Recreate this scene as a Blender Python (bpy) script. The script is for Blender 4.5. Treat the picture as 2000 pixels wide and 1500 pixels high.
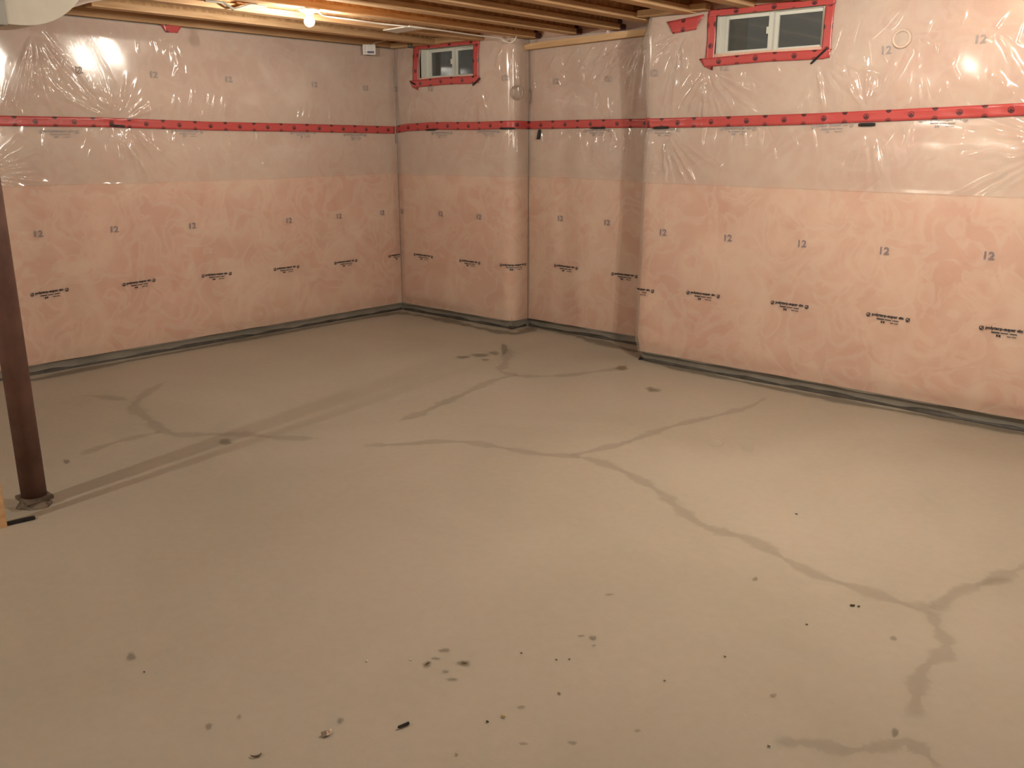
import bpy, bmesh, math, random
import numpy as np
from mathutils import Matrix, Vector

random.seed(7)
rng = np.random.default_rng(11)
S = bpy.context.scene
COL = S.collection
for o in list(bpy.data.objects):
    bpy.data.objects.remove(o)

# ------------------------------------------------------------------ camera, world, exposure
CAMP = np.array([6.2158, -5.3954, 1.5])
FPX, PITCH, ROLL, YAW = 1722.31, 0.2654, 0.0002, 0.7309
FW = np.array([-math.sin(YAW)*math.cos(PITCH), math.cos(YAW)*math.cos(PITCH), -math.sin(PITCH)])
_rt = np.array([math.cos(YAW), math.sin(YAW), 0.0])
_up = np.cross(_rt, FW)
RT = math.cos(ROLL)*_rt + math.sin(ROLL)*_up
UP = -math.sin(ROLL)*_rt + math.cos(ROLL)*_up
cam_data = bpy.data.cameras.new('camera')
cam = bpy.data.objects.new('camera', cam_data)
COL.objects.link(cam)
cam_data.sensor_fit = 'HORIZONTAL'
cam_data.sensor_width = 36.0
cam_data.lens = FPX/2000*36.0
cam_data.clip_start = 0.05
cam_data.clip_end = 100
M = Matrix.Identity(4)
for i in range(3):
    M[i][0], M[i][1], M[i][2], M[i][3] = RT[i], UP[i], -FW[i], CAMP[i]
cam.matrix_world = M
S.camera = cam

world = bpy.data.worlds.new('world')
S.world = world
world.use_nodes = True
world.node_tree.nodes['Background'].inputs[0].default_value = (0.5, 0.55, 0.6, 1)
world.node_tree.nodes['Background'].inputs[1].default_value = 0.02
S.view_settings.view_transform = 'Standard'
S.view_settings.look = 'None'
S.view_settings.gamma = 1.0
S.view_settings.use_curve_mapping = False
S.view_settings.exposure = 3.0
S.cycles.max_bounces = 10
S.cycles.diffuse_bounces = 5
S.cycles.glossy_bounces = 3
S.cycles.transparent_max_bounces = 24
S.cycles.caustics_reflective = False
S.cycles.caustics_refractive = False
S.cycles.use_denoising = True
S.cycles.sample_clamp_indirect = 4.0

LAMP_COLOR = (1.0, 0.915, 0.775)
LAMPS = [((1.465, -1.94, 2.222), 112.0), ((4.95, -2.05, 2.222), 480.0),
         ((2.75, -6.4, 2.222), 300.0), ((6.95, -6.6, 2.222), 190.0)]

def hit(u, v, axis, val):
    """the point of the plane axis=val that stands at pixel (u, v) of the photograph"""
    d = FW + RT*(u-1000)/FPX + UP*(750-v)/FPX
    t = (val-CAMP[axis])/d[axis]
    return CAMP + t*d

# ------------------------------------------------------------------ materials
def new_mat(name):
    m = bpy.data.materials.new(name)
    m.use_nodes = True
    nt = m.node_tree
    nt.nodes.clear()
    out = nt.nodes.new('ShaderNodeOutputMaterial')
    return m, nt, out

def node(nt, t, **kw):
    n = nt.nodes.new(t)
    for k, v in kw.items():
        if k.startswith('i_'):
            n.inputs[k[2:].replace('_', ' ')].default_value = v
        else:
            setattr(n, k, v)
    return n

def rgba(c):
    return (c[0], c[1], c[2], 1.0)

def noisy(name, c1, c2, scale=8.0, rough=0.7, bump=0.0, bscale=60.0, detail=6.0, stretch=(1, 1, 1), spec=0.3,
          metal=0.0, distortion=0.0, lo=0.35, hi=0.65):
    m, nt, out = new_mat(name)
    L = nt.links.new
    tc = node(nt, 'ShaderNodeTexCoord')
    mp = node(nt, 'ShaderNodeMapping')
    mp.inputs['Scale'].default_value = stretch
    L(tc.outputs['Object'], mp.inputs['Vector'])
    nz = node(nt, 'ShaderNodeTexNoise')
    nz.inputs['Scale'].default_value = scale
    nz.inputs['Detail'].default_value = detail
    nz.inputs['Distortion'].default_value = distortion
    L(mp.outputs[0], nz.inputs['Vector'])
    cr = node(nt, 'ShaderNodeValToRGB')
    cr.color_ramp.elements[0].color = rgba(c1)
    cr.color_ramp.elements[1].color = rgba(c2)
    cr.color_ramp.elements[0].position = lo
    cr.color_ramp.elements[1].position = hi
    L(nz.outputs['Fac'], cr.inputs[0])
    b = node(nt, 'ShaderNodeBsdfPrincipled')
    b.inputs['Roughness'].default_value = rough
    b.inputs['Metallic'].default_value = metal
    b.inputs['Specular IOR Level'].default_value = spec
    L(cr.outputs[0], b.inputs['Base Color'])
    if bump:
        n2 = node(nt, 'ShaderNodeTexNoise')
        n2.inputs['Scale'].default_value = bscale
        n2.inputs['Detail'].default_value = 5
        L(mp.outputs[0], n2.inputs['Vector'])
        bp = node(nt, 'ShaderNodeBump')
        bp.inputs['Strength'].default_value = bump
        bp.inputs['Distance'].default_value = 0.01
        L(n2.outputs['Fac'], bp.inputs['Height'])
        L(bp.outputs[0], b.inputs['Normal'])
    L(b.outputs[0], out.inputs[0])
    return m

# concrete floor: large soft cloudy tone, fine grain
def floor_material():
    m, nt, out = new_mat('concrete_floor')
    L = nt.links.new
    tc = node(nt, 'ShaderNodeTexCoord')
    def nz(scale, detail, dist=0.0):
        n = node(nt, 'ShaderNodeTexNoise')
        n.inputs['Scale'].default_value = scale
        n.inputs['Detail'].default_value = detail
        n.inputs['Distortion'].default_value = dist
        L(tc.outputs['Object'], n.inputs['Vector'])
        return n
    a = nz(0.9, 5, 0.6)
    cr = node(nt, 'ShaderNodeValToRGB')
    cr.color_ramp.elements[0].position = 0.3
    cr.color_ramp.elements[1].position = 0.7
    cr.color_ramp.elements[0].color = (0.368, 0.330, 0.264, 1)
    cr.color_ramp.elements[1].color = (0.425, 0.384, 0.315, 1)
    L(a.outputs['Fac'], cr.inputs[0])
    b2 = nz(26, 6, 0.2)
    cr2 = node(nt, 'ShaderNodeValToRGB')
    cr2.color_ramp.elements[0].position = 0.25
    cr2.color_ramp.elements[1].position = 0.8
    cr2.color_ramp.elements[0].color = (0.965, 0.96, 0.955, 1)
    cr2.color_ramp.elements[1].color = (1.02, 1.02, 1.02, 1)
    L(b2.outputs['Fac'], cr2.inputs[0])
    mx = node(nt, 'ShaderNodeMix', data_type='RGBA', blend_type='MULTIPLY')
    mx.inputs[0].default_value = 1.0
    L(cr.outputs[0], mx.inputs[6])
    L(cr2.outputs[0], mx.inputs[7])
    b = node(nt, 'ShaderNodeBsdfPrincipled')
    b.inputs['Roughness'].default_value = 0.72
    b.inputs['Specular IOR Level'].default_value = 0.25
    L(mx.outputs[2], b.inputs['Base Color'])
    c = nz(90, 4)
    bp = node(nt, 'ShaderNodeBump')
    bp.inputs['Strength'].default_value = 0.12
    bp.inputs['Distance'].default_value = 0.004
    L(c.outputs['Fac'], bp.inputs['Height'])
    L(bp.outputs[0], b.inputs['Normal'])
    L(b.outputs[0], out.inputs[0])
    return m

def stain_material(name, color, strength):
    m, nt, out = new_mat(name)
    L = nt.links.new
    uv = node(nt, 'ShaderNodeUVMap')
    sp = node(nt, 'ShaderNodeSeparateXYZ')
    L(uv.outputs[0], sp.inputs[0])
    tc = node(nt, 'ShaderNodeTexCoord')
    nz = node(nt, 'ShaderNodeTexNoise')
    nz.inputs['Scale'].default_value = 9.0
    nz.inputs['Detail'].default_value = 6
    L(tc.outputs['Object'], nz.inputs['Vector'])
    # v: 0 at the rims, 1 in the middle
    ad = node(nt, 'ShaderNodeMath', operation='MULTIPLY_ADD')
    ad.inputs[1].default_value = 1.1
    ad.inputs[2].default_value = -0.55
    L(nz.outputs['Fac'], ad.inputs[0])
    s = node(nt, 'ShaderNodeMath', operation='ADD')
    L(sp.outputs[1], s.inputs[0])
    L(ad.outputs[0], s.inputs[1])
    mr = node(nt, 'ShaderNodeMapRange', interpolation_type='SMOOTHSTEP')
    mr.inputs['From Min'].default_value = 0.12
    mr.inputs['From Max'].default_value = 0.75
    mr.inputs['To Min'].default_value = 0.0
    mr.inputs['To Max'].default_value = strength
    L(s.outputs[0], mr.inputs['Value'])
    # fully clear at the very rim
    mr2 = node(nt, 'ShaderNodeMapRange', interpolation_type='SMOOTHSTEP')
    mr2.inputs['From Max'].default_value = 0.3
    L(sp.outputs[1], mr2.inputs['Value'])
    ml = node(nt, 'ShaderNodeMath', operation='MULTIPLY')
    L(mr.outputs[0], ml.inputs[0])
    L(mr2.outputs[0], ml.inputs[1])
    tr = node(nt, 'ShaderNodeBsdfTransparent')
    df = node(nt, 'ShaderNodeBsdfDiffuse')
    df.inputs[0].default_value = rgba(color)
    mix = node(nt, 'ShaderNodeMixShader')
    L(ml.outputs[0], mix.inputs[0])
    L(tr.outputs[0], mix.inputs[1])
    L(df.outputs[0], mix.inputs[2])
    L(mix.outputs[0], out.inputs[0])
    return m

def thin_fresnel(nt, ior):
    """the same reflectance from either side of a thin sheet"""
    g = node(nt, 'ShaderNodeNewGeometry')
    m = node(nt, 'ShaderNodeMath', operation='MULTIPLY_ADD')
    m.inputs[1].default_value = 1.0/ior-ior
    m.inputs[2].default_value = ior
    nt.links.new(g.outputs['Backfacing'], m.inputs[0])
    fr = node(nt, 'ShaderNodeFresnel')
    nt.links.new(m.outputs[0], fr.inputs['IOR'])
    return fr

def film_material(name, milk, tint, rough):
    """clear polyethylene: mostly see-through, a little milky, shiny"""
    m, nt, out = new_mat(name)
    L = nt.links.new
    tc = node(nt, 'ShaderNodeTexCoord')
    nz = node(nt, 'ShaderNodeTexNoise')
    nz.inputs['Scale'].default_value = 2.0
    nz.inputs['Detail'].default_value = 2
    nz.inputs['Distortion'].default_value = 0.0
    L(tc.outputs['Object'], nz.inputs['Vector'])
    mr = node(nt, 'ShaderNodeMapRange')
    mr.inputs['From Min'].default_value = 0.3
    mr.inputs['From Max'].default_value = 0.7
    mr.inputs['To Min'].default_value = milk*0.9
    mr.inputs['To Max'].default_value = milk*1.1
    L(nz.outputs['Fac'], mr.inputs['Value'])
    tr = node(nt, 'ShaderNodeBsdfTransparent')
    tr.inputs[0].default_value = (0.985, 0.98, 0.975, 1)
    df = node(nt, 'ShaderNodeBsdfDiffuse')
    df.inputs[0].default_value = rgba(tint)
    mx = node(nt, 'ShaderNodeMixShader')
    L(mr.outputs[0], mx.inputs[0])
    L(tr.outputs[0], mx.inputs[1])
    L(df.outputs[0], mx.inputs[2])
    # fine crinkle on the sheen
    n2 = node(nt, 'ShaderNodeTexNoise')
    n2.inputs['Scale'].default_value = 10.0
    n2.inputs['Detail'].default_value = 2
    n2.inputs['Distortion'].default_value = 0.4
    L(tc.outputs['Object'], n2.inputs['Vector'])
    bp = node(nt, 'ShaderNodeBump')
    bp.inputs['Strength'].default_value = 0.035
    bp.inputs['Distance'].default_value = 0.01
    L(n2.outputs['Fac'], bp.inputs['Height'])
    gl = node(nt, 'ShaderNodeBsdfGlossy')
    gl.inputs['Color'].default_value = (1, 1, 1, 1)
    gl.inputs['Roughness'].default_value = rough
    L(bp.outputs[0], gl.inputs['Normal'])
    fr = thin_fresnel(nt, 1.45)
    mx2 = node(nt, 'ShaderNodeMixShader')
    L(fr.outputs[0], mx2.inputs[0])
    L(mx.outputs[0], mx2.inputs[1])
    L(gl.outputs[0], mx2.inputs[2])
    L(mx2.outputs[0], out.inputs[0])
    return m

def wool_material():
    m, nt, out = new_mat('pink_wool')
    L = nt.links.new
    tc = node(nt, 'ShaderNodeTexCoord')
    def nz(scale, detail, dist, st=(1, 1, 1)):
        mp = node(nt, 'ShaderNodeMapping')
        mp.inputs['Scale'].default_value = st
        L(tc.outputs['Object'], mp.inputs['Vector'])
        n = node(nt, 'ShaderNodeTexNoise')
        n.inputs['Scale'].default_value = scale
        n.inputs['Detail'].default_value = detail
        n.inputs['Distortion'].default_value = dist
        L(mp.outputs[0], n.inputs['Vector'])
        return n
    a = nz(2.3, 6, 0.9)
    cr = node(nt, 'ShaderNodeValToRGB')
    e = cr.color_ramp.elements
    e[0].position = 0.28
    e[0].color = (0.67, 0.375, 0.285, 1)
    e[1].position = 0.72
    e[1].color = (0.77, 0.565, 0.45, 1)
    k = e.new(0.5)
    k.color = (0.71, 0.45, 0.345, 1)
    L(a.outputs['Fac'], cr.inputs[0])
    b2 = nz(4.5, 5, 1.3)
    cr2 = node(nt, 'ShaderNodeValToRGB')
    cr2.color_ramp.elements[0].position = 0.43
    cr2.color_ramp.elements[0].color = (0, 0, 0, 1)
    cr2.color_ramp.elements[1].position = 0.60
    cr2.color_ramp.elements[1].color = (0.08, 0.08, 0.08, 1)
    vein = cr2.color_ramp.elements.new(0.50)
    vein.color = (0.36, 0.36, 0.36, 1)
    L(b2.outputs['Fac'], cr2.inputs[0])
    mx = node(nt, 'ShaderNodeMix', data_type='RGBA', blend_type='MIX')
    L(cr2.outputs[0], mx.inputs[0])
    L(cr.outputs[0], mx.inputs[6])
    mx.inputs[7].default_value = (0.80, 0.65, 0.54, 1)
    b = node(nt, 'ShaderNodeBsdfPrincipled')
    b.inputs['Roughness'].default_value = 0.95
    b.inputs['Specular IOR Level'].default_value = 0.05
    L(mx.outputs[2], b.inputs['Base Color'])
    L(b.outputs[0], out.inputs[0])
    return m

def tape_material():
    """red sheathing tape with rows of dark round stamps, u and v in metres"""
    m, nt, out = new_mat('red_tape')
    L = nt.links.new
    uv = node(nt, 'ShaderNodeUVMap')
    def stamp(ou, ov, r):
        ad = node(nt, 'ShaderNodeVectorMath', operation='ADD')
        ad.inputs[1].default_value = (ou, ov, 0)
        L(uv.outputs[0], ad.inputs[0])
        s = node(nt, 'ShaderNodeSeparateXYZ')
        L(ad.outputs[0], s.inputs[0])
        w = node(nt, 'ShaderNodeMath', operation='PINGPONG')
        w.inputs[1].default_value = 0.1225
        L(s.outputs[0], w.inputs[0])
        c = node(nt, 'ShaderNodeCombineXYZ')
        L(w.outputs[0], c.inputs[0])
        L(s.outputs[1], c.inputs[1])
        ln = node(nt, 'ShaderNodeVectorMath', operation='LENGTH')
        L(c.outputs[0], ln.inputs[0])
        lt = node(nt, 'ShaderNodeMath', operation='LESS_THAN')
        lt.inputs[1].default_value = r
        L(ln.outputs['Value'], lt.inputs[0])
        # pale curl in the stamp
        ring = node(nt, 'ShaderNodeMath', operation='COMPARE')
        ring.inputs[1].default_value = r*0.62
        ring.inputs[2].default_value = r*0.12
        L(ln.outputs['Value'], ring.inputs[0])
        half = node(nt, 'ShaderNodeMath', operation='GREATER_THAN')
        half.inputs[1].default_value = 0.0
        L(s.outputs[1], half.inputs[0])
        mm = node(nt, 'ShaderNodeMath', operation='MULTIPLY')
        L(ring.outputs[0], mm.inputs[0])
        L(half.outputs[0], mm.inputs[1])
        sb = node(nt, 'ShaderNodeMath', operation='SUBTRACT', use_clamp=True)
        L(lt.outputs[0], sb.inputs[0])
        L(mm.outputs[0], sb.inputs[1])
        return sb
    a = stamp(0.0, 0.0, 0.0165)
    b1 = stamp(0.1225, -0.029, 0.0155)
    b2 = stamp(0.1225, 0.027, 0.0150)
    mxa = node(nt, 'ShaderNodeMath', operation='MAXIMUM')
    L(a.outputs[0], mxa.inputs[0])
    L(b1.outputs[0], mxa.inputs[1])
    mxb = node(nt, 'ShaderNodeMath', operation='MAXIMUM')
    L(mxa.outputs[0], mxb.inputs[0])
    L(b2.outputs[0], mxb.inputs[1])
    mx = node(nt, 'ShaderNodeMix', data_type='RGBA')
    L(mxb.outputs[0], mx.inputs[0])
    mx.inputs[6].default_value = (0.50, 0.080, 0.076, 1)
    mx.inputs[7].default_value = (0.10, 0.03, 0.035, 1)
    b = node(nt, 'ShaderNodeBsdfPrincipled')
    b.inputs['Roughness'].default_value = 0.32
    b.inputs['Specular IOR Level'].default_value = 0.5
    L(mx.outputs[2], b.inputs['Base Color'])
    tc = node(nt, 'ShaderNodeTexCoord')
    n2 = node(nt, 'ShaderNodeTexNoise')
    n2.inputs['Scale'].default_value = 25.0
    L(tc.outputs['Object'], n2.inputs['Vector'])
    bp = node(nt, 'ShaderNodeBump')
    bp.inputs['Strength'].default_value = 0.2
    bp.inputs['Distance'].default_value = 0.01
    L(n2.outputs['Fac'], bp.inputs['Height'])
    L(bp.outputs[0], b.inputs['Normal'])
    L(b.outputs[0], out.inputs[0])
    return m

def plain(name, c, rough=0.6, metal=0.0, spec=0.4):
    m, nt, out = new_mat(name)
    b = node(nt, 'ShaderNodeBsdfPrincipled')
    b.inputs['Base Color'].default_value = rgba(c)
    b.inputs['Roughness'].default_value = rough
    b.inputs['Metallic'].default_value = metal
    b.inputs['Specular IOR Level'].default_value = spec
    nt.links.new(b.outputs[0], out.inputs[0])
    return m

def emission(name, c, s):
    m, nt, out = new_mat(name)
    e = node(nt, 'ShaderNodeEmission')
    e.inputs[0].default_value = rgba(c)
    e.inputs[1].default_value = s
    nt.links.new(e.outputs[0], out.inputs[0])
    return m

def pane_material():
    m, nt, out = new_mat('night_glass')
    L = nt.links.new
    tr = node(nt, 'ShaderNodeBsdfTransparent')
    tr.inputs[0].default_value = (0.75, 0.8, 0.78, 1)
    df = node(nt, 'ShaderNodeBsdfDiffuse')
    df.inputs[0].default_value = (0.16, 0.16, 0.15, 1)
    mx = node(nt, 'ShaderNodeMixShader')
    mx.inputs[0].default_value = 0.45
    L(tr.outputs[0], mx.inputs[1])
    L(df.outputs[0], mx.inputs[2])
    gl = node(nt, 'ShaderNodeBsdfGlossy')
    gl.inputs['Roughness'].default_value = 0.03
    fr = thin_fresnel(nt, 1.5)
    m2 = node(nt, 'ShaderNodeMixShader')
    L(fr.outputs[0], m2.inputs[0])
    L(mx.outputs[0], m2.inputs[1])
    L(gl.outputs[0], m2.inputs[2])
    L(m2.outputs[0], out.inputs[0])
    return m

MT = dict(
    floor=floor_material(),
    concrete=noisy('grey_concrete', (0.21, 0.195, 0.165), (0.28, 0.26, 0.225), 5, 0.85, 0.25, 60),
    felt=noisy('dark_felt', (0.045, 0.038, 0.032), (0.085, 0.074, 0.062), 9, 0.5, 0.3, 50),
    wool=wool_material(),
    film_low=film_material('clear_film', 0.22, (0.84, 0.76, 0.68), 0.17),
    film_up=film_material('milky_film', 0.21, (0.80, 0.76, 0.70), 0.15),
    film_matte=film_material('dull_film', 0.30, (0.80, 0.72, 0.64), 0.4),
    tape=tape_material(),
    ink=plain('black_ink', (0.035, 0.03, 0.035), 0.6),
    ink_blue=plain('blue_ink', (0.25, 0.205, 0.23), 0.6),
    ink_grey=plain('grey_ink', (0.36, 0.31, 0.30), 0.6),
    wood=noisy('spruce_wood', (0.52, 0.31, 0.155), (0.66, 0.43, 0.24), 6, 0.7, 0.12, 40, stretch=(5, 0.5, 5)),
    wood_x=noisy('spruce_board', (0.54, 0.33, 0.17), (0.68, 0.46, 0.26), 6, 0.7, 0.12, 40, stretch=(0.5, 5, 5)),
    osb=noisy('strand_board', (0.46, 0.26, 0.12), (0.66, 0.41, 0.20), 30, 0.75, 0.2, 60, detail=3),
    vinyl=noisy('white_vinyl', (0.62, 0.62, 0.56), (0.68, 0.68, 0.62), 3, 0.4),
    pane=pane_material(),
    steel=noisy('primer_steel', (0.12, 0.062, 0.050), (0.18, 0.098, 0.078), 7, 0.6, 0.15, 50),
    plate=noisy('rusty_plate', (0.09, 0.065, 0.048), (0.20, 0.16, 0.12), 25, 0.8, 0.3, 60),
    black=noisy('black_rubber', (0.012, 0.011, 0.010), (0.03, 0.027, 0.024), 30, 0.6),
    galv=noisy('galvanised_steel', (0.60, 0.56, 0.48), (0.72, 0.68, 0.58), 4, 0.55, metal=0.25),
    seam=noisy('grey_steel', (0.30, 0.29, 0.26), (0.36, 0.35, 0.31), 6, 0.5, metal=0.3),
    white=noisy('white_plastic', (0.74, 0.71, 0.64), (0.80, 0.77, 0.70), 5, 0.5),
    porcelain=plain('white_porcelain', (0.75, 0.73, 0.68), 0.3),
    pipe_grey=plain('pipe_grey', (0.40, 0.31, 0.25), 0.4),
    pipe_pale=plain('pipe_pale', (0.66, 0.52, 0.43), 0.4),
    paper=plain('white_paper', (0.74, 0.72, 0.70), 0.8),
    print_purple=plain('purple_print', (0.16, 0.13, 0.20), 0.8),
    print_grey=plain('grey_print', (0.42, 0.40, 0.37), 0.8),
    bracket=noisy('dull_zinc', (0.22, 0.21, 0.18), (0.30, 0.29, 0.25), 20, 0.5, metal=0.4),
    chip_tan=noisy('tan_chip', (0.42, 0.27, 0.12), (0.55, 0.38, 0.2), 60, 0.8),
    chip_brown=noisy('brown_chip', (0.10, 0.07, 0.045), (0.17, 0.12, 0.08), 60, 0.8),
    foil=noisy('crumpled_foil', (0.30, 0.25, 0.19), (0.55, 0.48, 0.40), 60, 0.25, metal=0.7),
    crack=stain_material('crack_stain', (0.19, 0.155, 0.105), 0.125),
    dark_stain=stain_material('dark_stain', (0.11, 0.09, 0.065), 0.30),
    pale_stain=stain_material('pale_stain', (0.62, 0.56, 0.47), 0.3),
    tan_stain=stain_material('tan_stain', (0.20, 0.145, 0.08), 0.42),
    edge_dirt=stain_material('edge_dirt', (0.14, 0.12, 0.09), 0.36),
)

# ------------------------------------------------------------------ object helpers
def link(name, me, mat, parent=None):
    o = bpy.data.objects.new(name, me)
    COL.objects.link(o)
    if mat is not None:
        me.materials.clear()
        me.materials.append(mat)
    if parent is not None:
        o.parent = parent
    return o

def tag(o, label=None, cat=None, group=None, kind=None):
    if label:
        o['label'] = label
    if cat:
        o['category'] = cat
    if group:
        o['group'] = group
    if kind:
        o['kind'] = kind
    return o

def empty(name, loc, rz=0.0):
    o = bpy.data.objects.new(name, None)
    o.empty_display_size = 0.05
    COL.objects.link(o)
    o.location = loc
    o.rotation_euler = (0, 0, rz)
    return o

class MB:
    """collects simple shapes into one mesh"""
    def __init__(self):
        self.v, self.f, self.uv = [], [], None
    def box(self, a, b, mat=None):
        x0, y0, z0 = a
        x1, y1, z1 = b
        n = len(self.v)
        pts = [(x0, y0, z0), (x1, y0, z0), (x1, y1, z0), (x0, y1, z0), (x0, y0, z1), (x1, y0, z1), (x1, y1, z1), (x0, y1, z1)]
        if mat is not None:
            pts = [tuple(mat @ Vector(p)) for p in pts]
        self.v += pts
        self.f += [tuple(n+i for i in q) for q in ((3, 2, 1, 0), (4, 5, 6, 7), (0, 1, 5, 4), (1, 2, 6, 5), (2, 3, 7, 6), (3, 0, 4, 7))]
        return self
    def tube(self, pts, r, seg=8, cap=True):
        pts = [np.array(p, float) for p in pts]
        n0 = len(self.v)
        rs = r if hasattr(r, '__len__') else [r]*len(pts)
        for i, p in enumerate(pts):
            a = pts[max(i-1, 0)]
            b = pts[min(i+1, len(pts)-1)]
            t = b-a
            t = t/np.linalg.norm(t)
            ref = np.array([0, 0, 1.0]) if abs(t[2]) < 0.9 else np.array([1.0, 0, 0])
            u = np.cross(t, ref)
            u /= np.linalg.norm(u)
            w = np.cross(t, u)
            for k in range(seg):
                an = 2*math.pi*k/seg
                self.v.append(tuple(p + rs[i]*(math.cos(an)*u + math.sin(an)*w)))
        for i in range(len(pts)-1):
            for k in range(seg):
                a = n0+i*seg+k
                b = n0+i*seg+(k+1) % seg
                self.f.append((a, b, b+seg, a+seg))
        if cap:
            self.f.append(tuple(n0+k for k in range(seg))[::-1])
            self.f.append(tuple(n0+(len(pts)-1)*seg+k for k in range(seg)))
        return self
    def lathe(self, prof, seg=24, c=(0, 0, 0)):
        n0 = len(self.v)
        for r, z in prof:
            for k in range(seg):
                an = 2*math.pi*k/seg
                self.v.append((c[0]+r*math.cos(an), c[1]+r*math.sin(an), c[2]+z))
        for i in range(len(prof)-1):
            for k in range(seg):
                a = n0+i*seg+k
                b = n0+i*seg+(k+1) % seg
                self.f.append((a, b, b+seg, a+seg))
        self.f.append(tuple(n0+k for k in range(seg))[::-1])
        self.f.append(tuple(n0+(len(prof)-1)*seg+k for k in range(seg)))
        return self
    def prism(self, poly, fn, t0, t1):
        """poly: 2-D outline, fn(a, b, t) -> 3-D point"""
        n0 = len(self.v)
        k = len(poly)
        for t in (t0, t1):
            for a, b in poly:
                self.v.append(tuple(fn(a, b, t)))
        self.f.append(tuple(range(n0, n0+k))[::-1])
        self.f.append(tuple(range(n0+k, n0+2*k)))
        for i in range(k):
            j = (i+1) % k
            self.f.append((n0+i, n0+j, n0+k+j, n0+k+i))
        return self
    def build(self, name, mat, parent=None, bevel=0.0, smooth=False):
        me = bpy.data.meshes.new(name)
        me.from_pydata([tuple(map(float, p)) for p in self.v], [], self.f)
        bm = bmesh.new()
        bm.from_mesh(me)
        bmesh.ops.recalc_face_normals(bm, faces=bm.faces)
        if bevel:
            bmesh.ops.bevel(bm, geom=list(bm.edges), offset=bevel, segments=2, affect='EDGES', clamp_overlap=True)
        bm.to_mesh(me)
        bm.free()
        if smooth:
            for p in me.polygons:
                p.use_smooth = True
        return link(name, me, mat, parent)

def box(name, a, b, mat, parent=None, bevel=0.0):
    return MB().box(a, b).build(name, mat, parent, bevel)

# ------------------------------------------------------------------ the shell
XR, YF, ZC = 7.6, -8.2, 2.592          # right wall, front wall, underside of the subfloor
CON = 0.024                            # the film stands this far in front of the concrete
YB, YC, XA, XC = 0.20, -0.19, 1.38, 2.76
FB = 0.068                             # the foot of the film
WA = (0.345, 0.985, 2.035, 2.285)      # window opening in the back wall (x0, x1, z0, z1)
WC = (3.262, 3.95, 2.028, 2.275)       # window opening in the right-hand wall

floor = box('floor', (-0.5, YF-0.2, -0.12), (XR+0.3, 0.6, 0.0), MT['floor'])
tag(floor, 'bare tan concrete basement floor with crack stains', kind='structure')
ceil = box('ceiling', (-0.5, YF-0.2, ZC), (XR+0.3, 0.6, ZC+0.03), MT['osb'])
tag(ceil, 'strand board subfloor above the joists', kind='structure')

def wall(name, boxes, label):
    mb = MB()
    for a, b in boxes:
        mb.box(a, b)
    return tag(mb.build(name, MT['concrete']), label, kind='structure')
T = 0.22
wall('wall_left', [((-CON-T, YF, 0), (-CON, CON+T, ZC))], 'grey concrete wall behind the left run of insulation')
y0 = CON
wall('wall_back', [((-CON, y0, 0), (WA[0]-0.014, y0+T, ZC)), ((WA[1]+0.014, y0, 0), (XA-CON, y0+T, ZC)),
                   ((WA[0]-0.014, y0, 0), (WA[1]+0.014, y0+T, WA[2]-0.014)), ((WA[0]-0.014, y0, WA[3]+0.014), (WA[1]+0.014, y0+T, ZC))],
     'grey concrete back wall with the small window')
wall('wall_alcove', [((XA-CON-0.1, CON+T, 0), (XA-CON, YB+CON, ZC)), ((XA-CON-0.1, YB+CON, 0), (XC+CON+T, YB+CON+T, ZC))], 'grey concrete wall at the back of the recess')
y0 = YC+CON
wall('wall_right', [((XC+CON, y0, 0), (WC[0]-0.014, YB+CON, ZC)), ((WC[0]-0.014, y0, 0), (WC[1]+0.014, y0+T, WC[2]-0.014)),
                    ((WC[0]-0.014, y0, WC[3]+0.014), (WC[1]+0.014, y0+T, ZC)), ((WC[1]+0.014, y0, 0), (XR+T, y0+T, ZC))],
     'grey concrete wall behind the right run of insulation')
wall('wall_far_right', [((XR, YF, 0), (XR+T, YC+CON, ZC))], 'plain concrete wall beyond the right edge')
wall('wall_front', [((-CON-T, YF-T, 0), (XR+T, YF, ZC))], 'plain concrete wall behind the viewer')

# dark felt strip at the slab edge
def trim(name, pts, label):
    mb = MB()
    for (xa, ya), (xb, yb), nrm in pts:
        d = np.array([xb-xa, yb-ya])
        ln = np.linalg.norm(d)
        n = np.array(nrm, float)
        k = max(2, int(ln/0.12))
        n0 = len(mb.v)
        for i in range(k+1):
            p = np.array([xa, ya]) + d*i/k
            j = 0.004*rng.standard_normal()
            for off, z in ((-0.014, 0.026+0.5*j), (0.000+j, 0.023+0.5*j), (0.012+j, 0.010), (0.014+j, 0.0005)):
                q = p + n*(off-0.016)
                mb.v.append((q[0], q[1], z))
        for i in range(k):
            for c in range(3):
                a = n0+i*4+c
                mb.f.append((a, a+1, a+5, a+4))
    return tag(mb.build(name, MT['felt'], smooth=True), label, kind='structure')
trim('trim_1', [((-0.012, YF), (-0.012, 0.01), (1, 0))], 'dark felt strip at the foot of the left wall')
trim('trim_2', [((-0.01, 0.012), (XA, 0.012), (0, -1)), ((XA-0.012, -0.005), (XA-0.012, YB), (1, 0))], 'dark felt strip at the foot of the back wall')
trim('trim_3', [((XA, YB+0.012), (XC, YB+0.012), (0, -1))], 'dark felt strip at the foot of the recess')
trim('trim_4', [((XC+0.012, YB), (XC+0.012, YC), (-1, 0)), ((XC, YC+0.012), (XR, YC+0.012), (0, -1))], 'dark felt strip at the foot of the right-hand wall')

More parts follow.
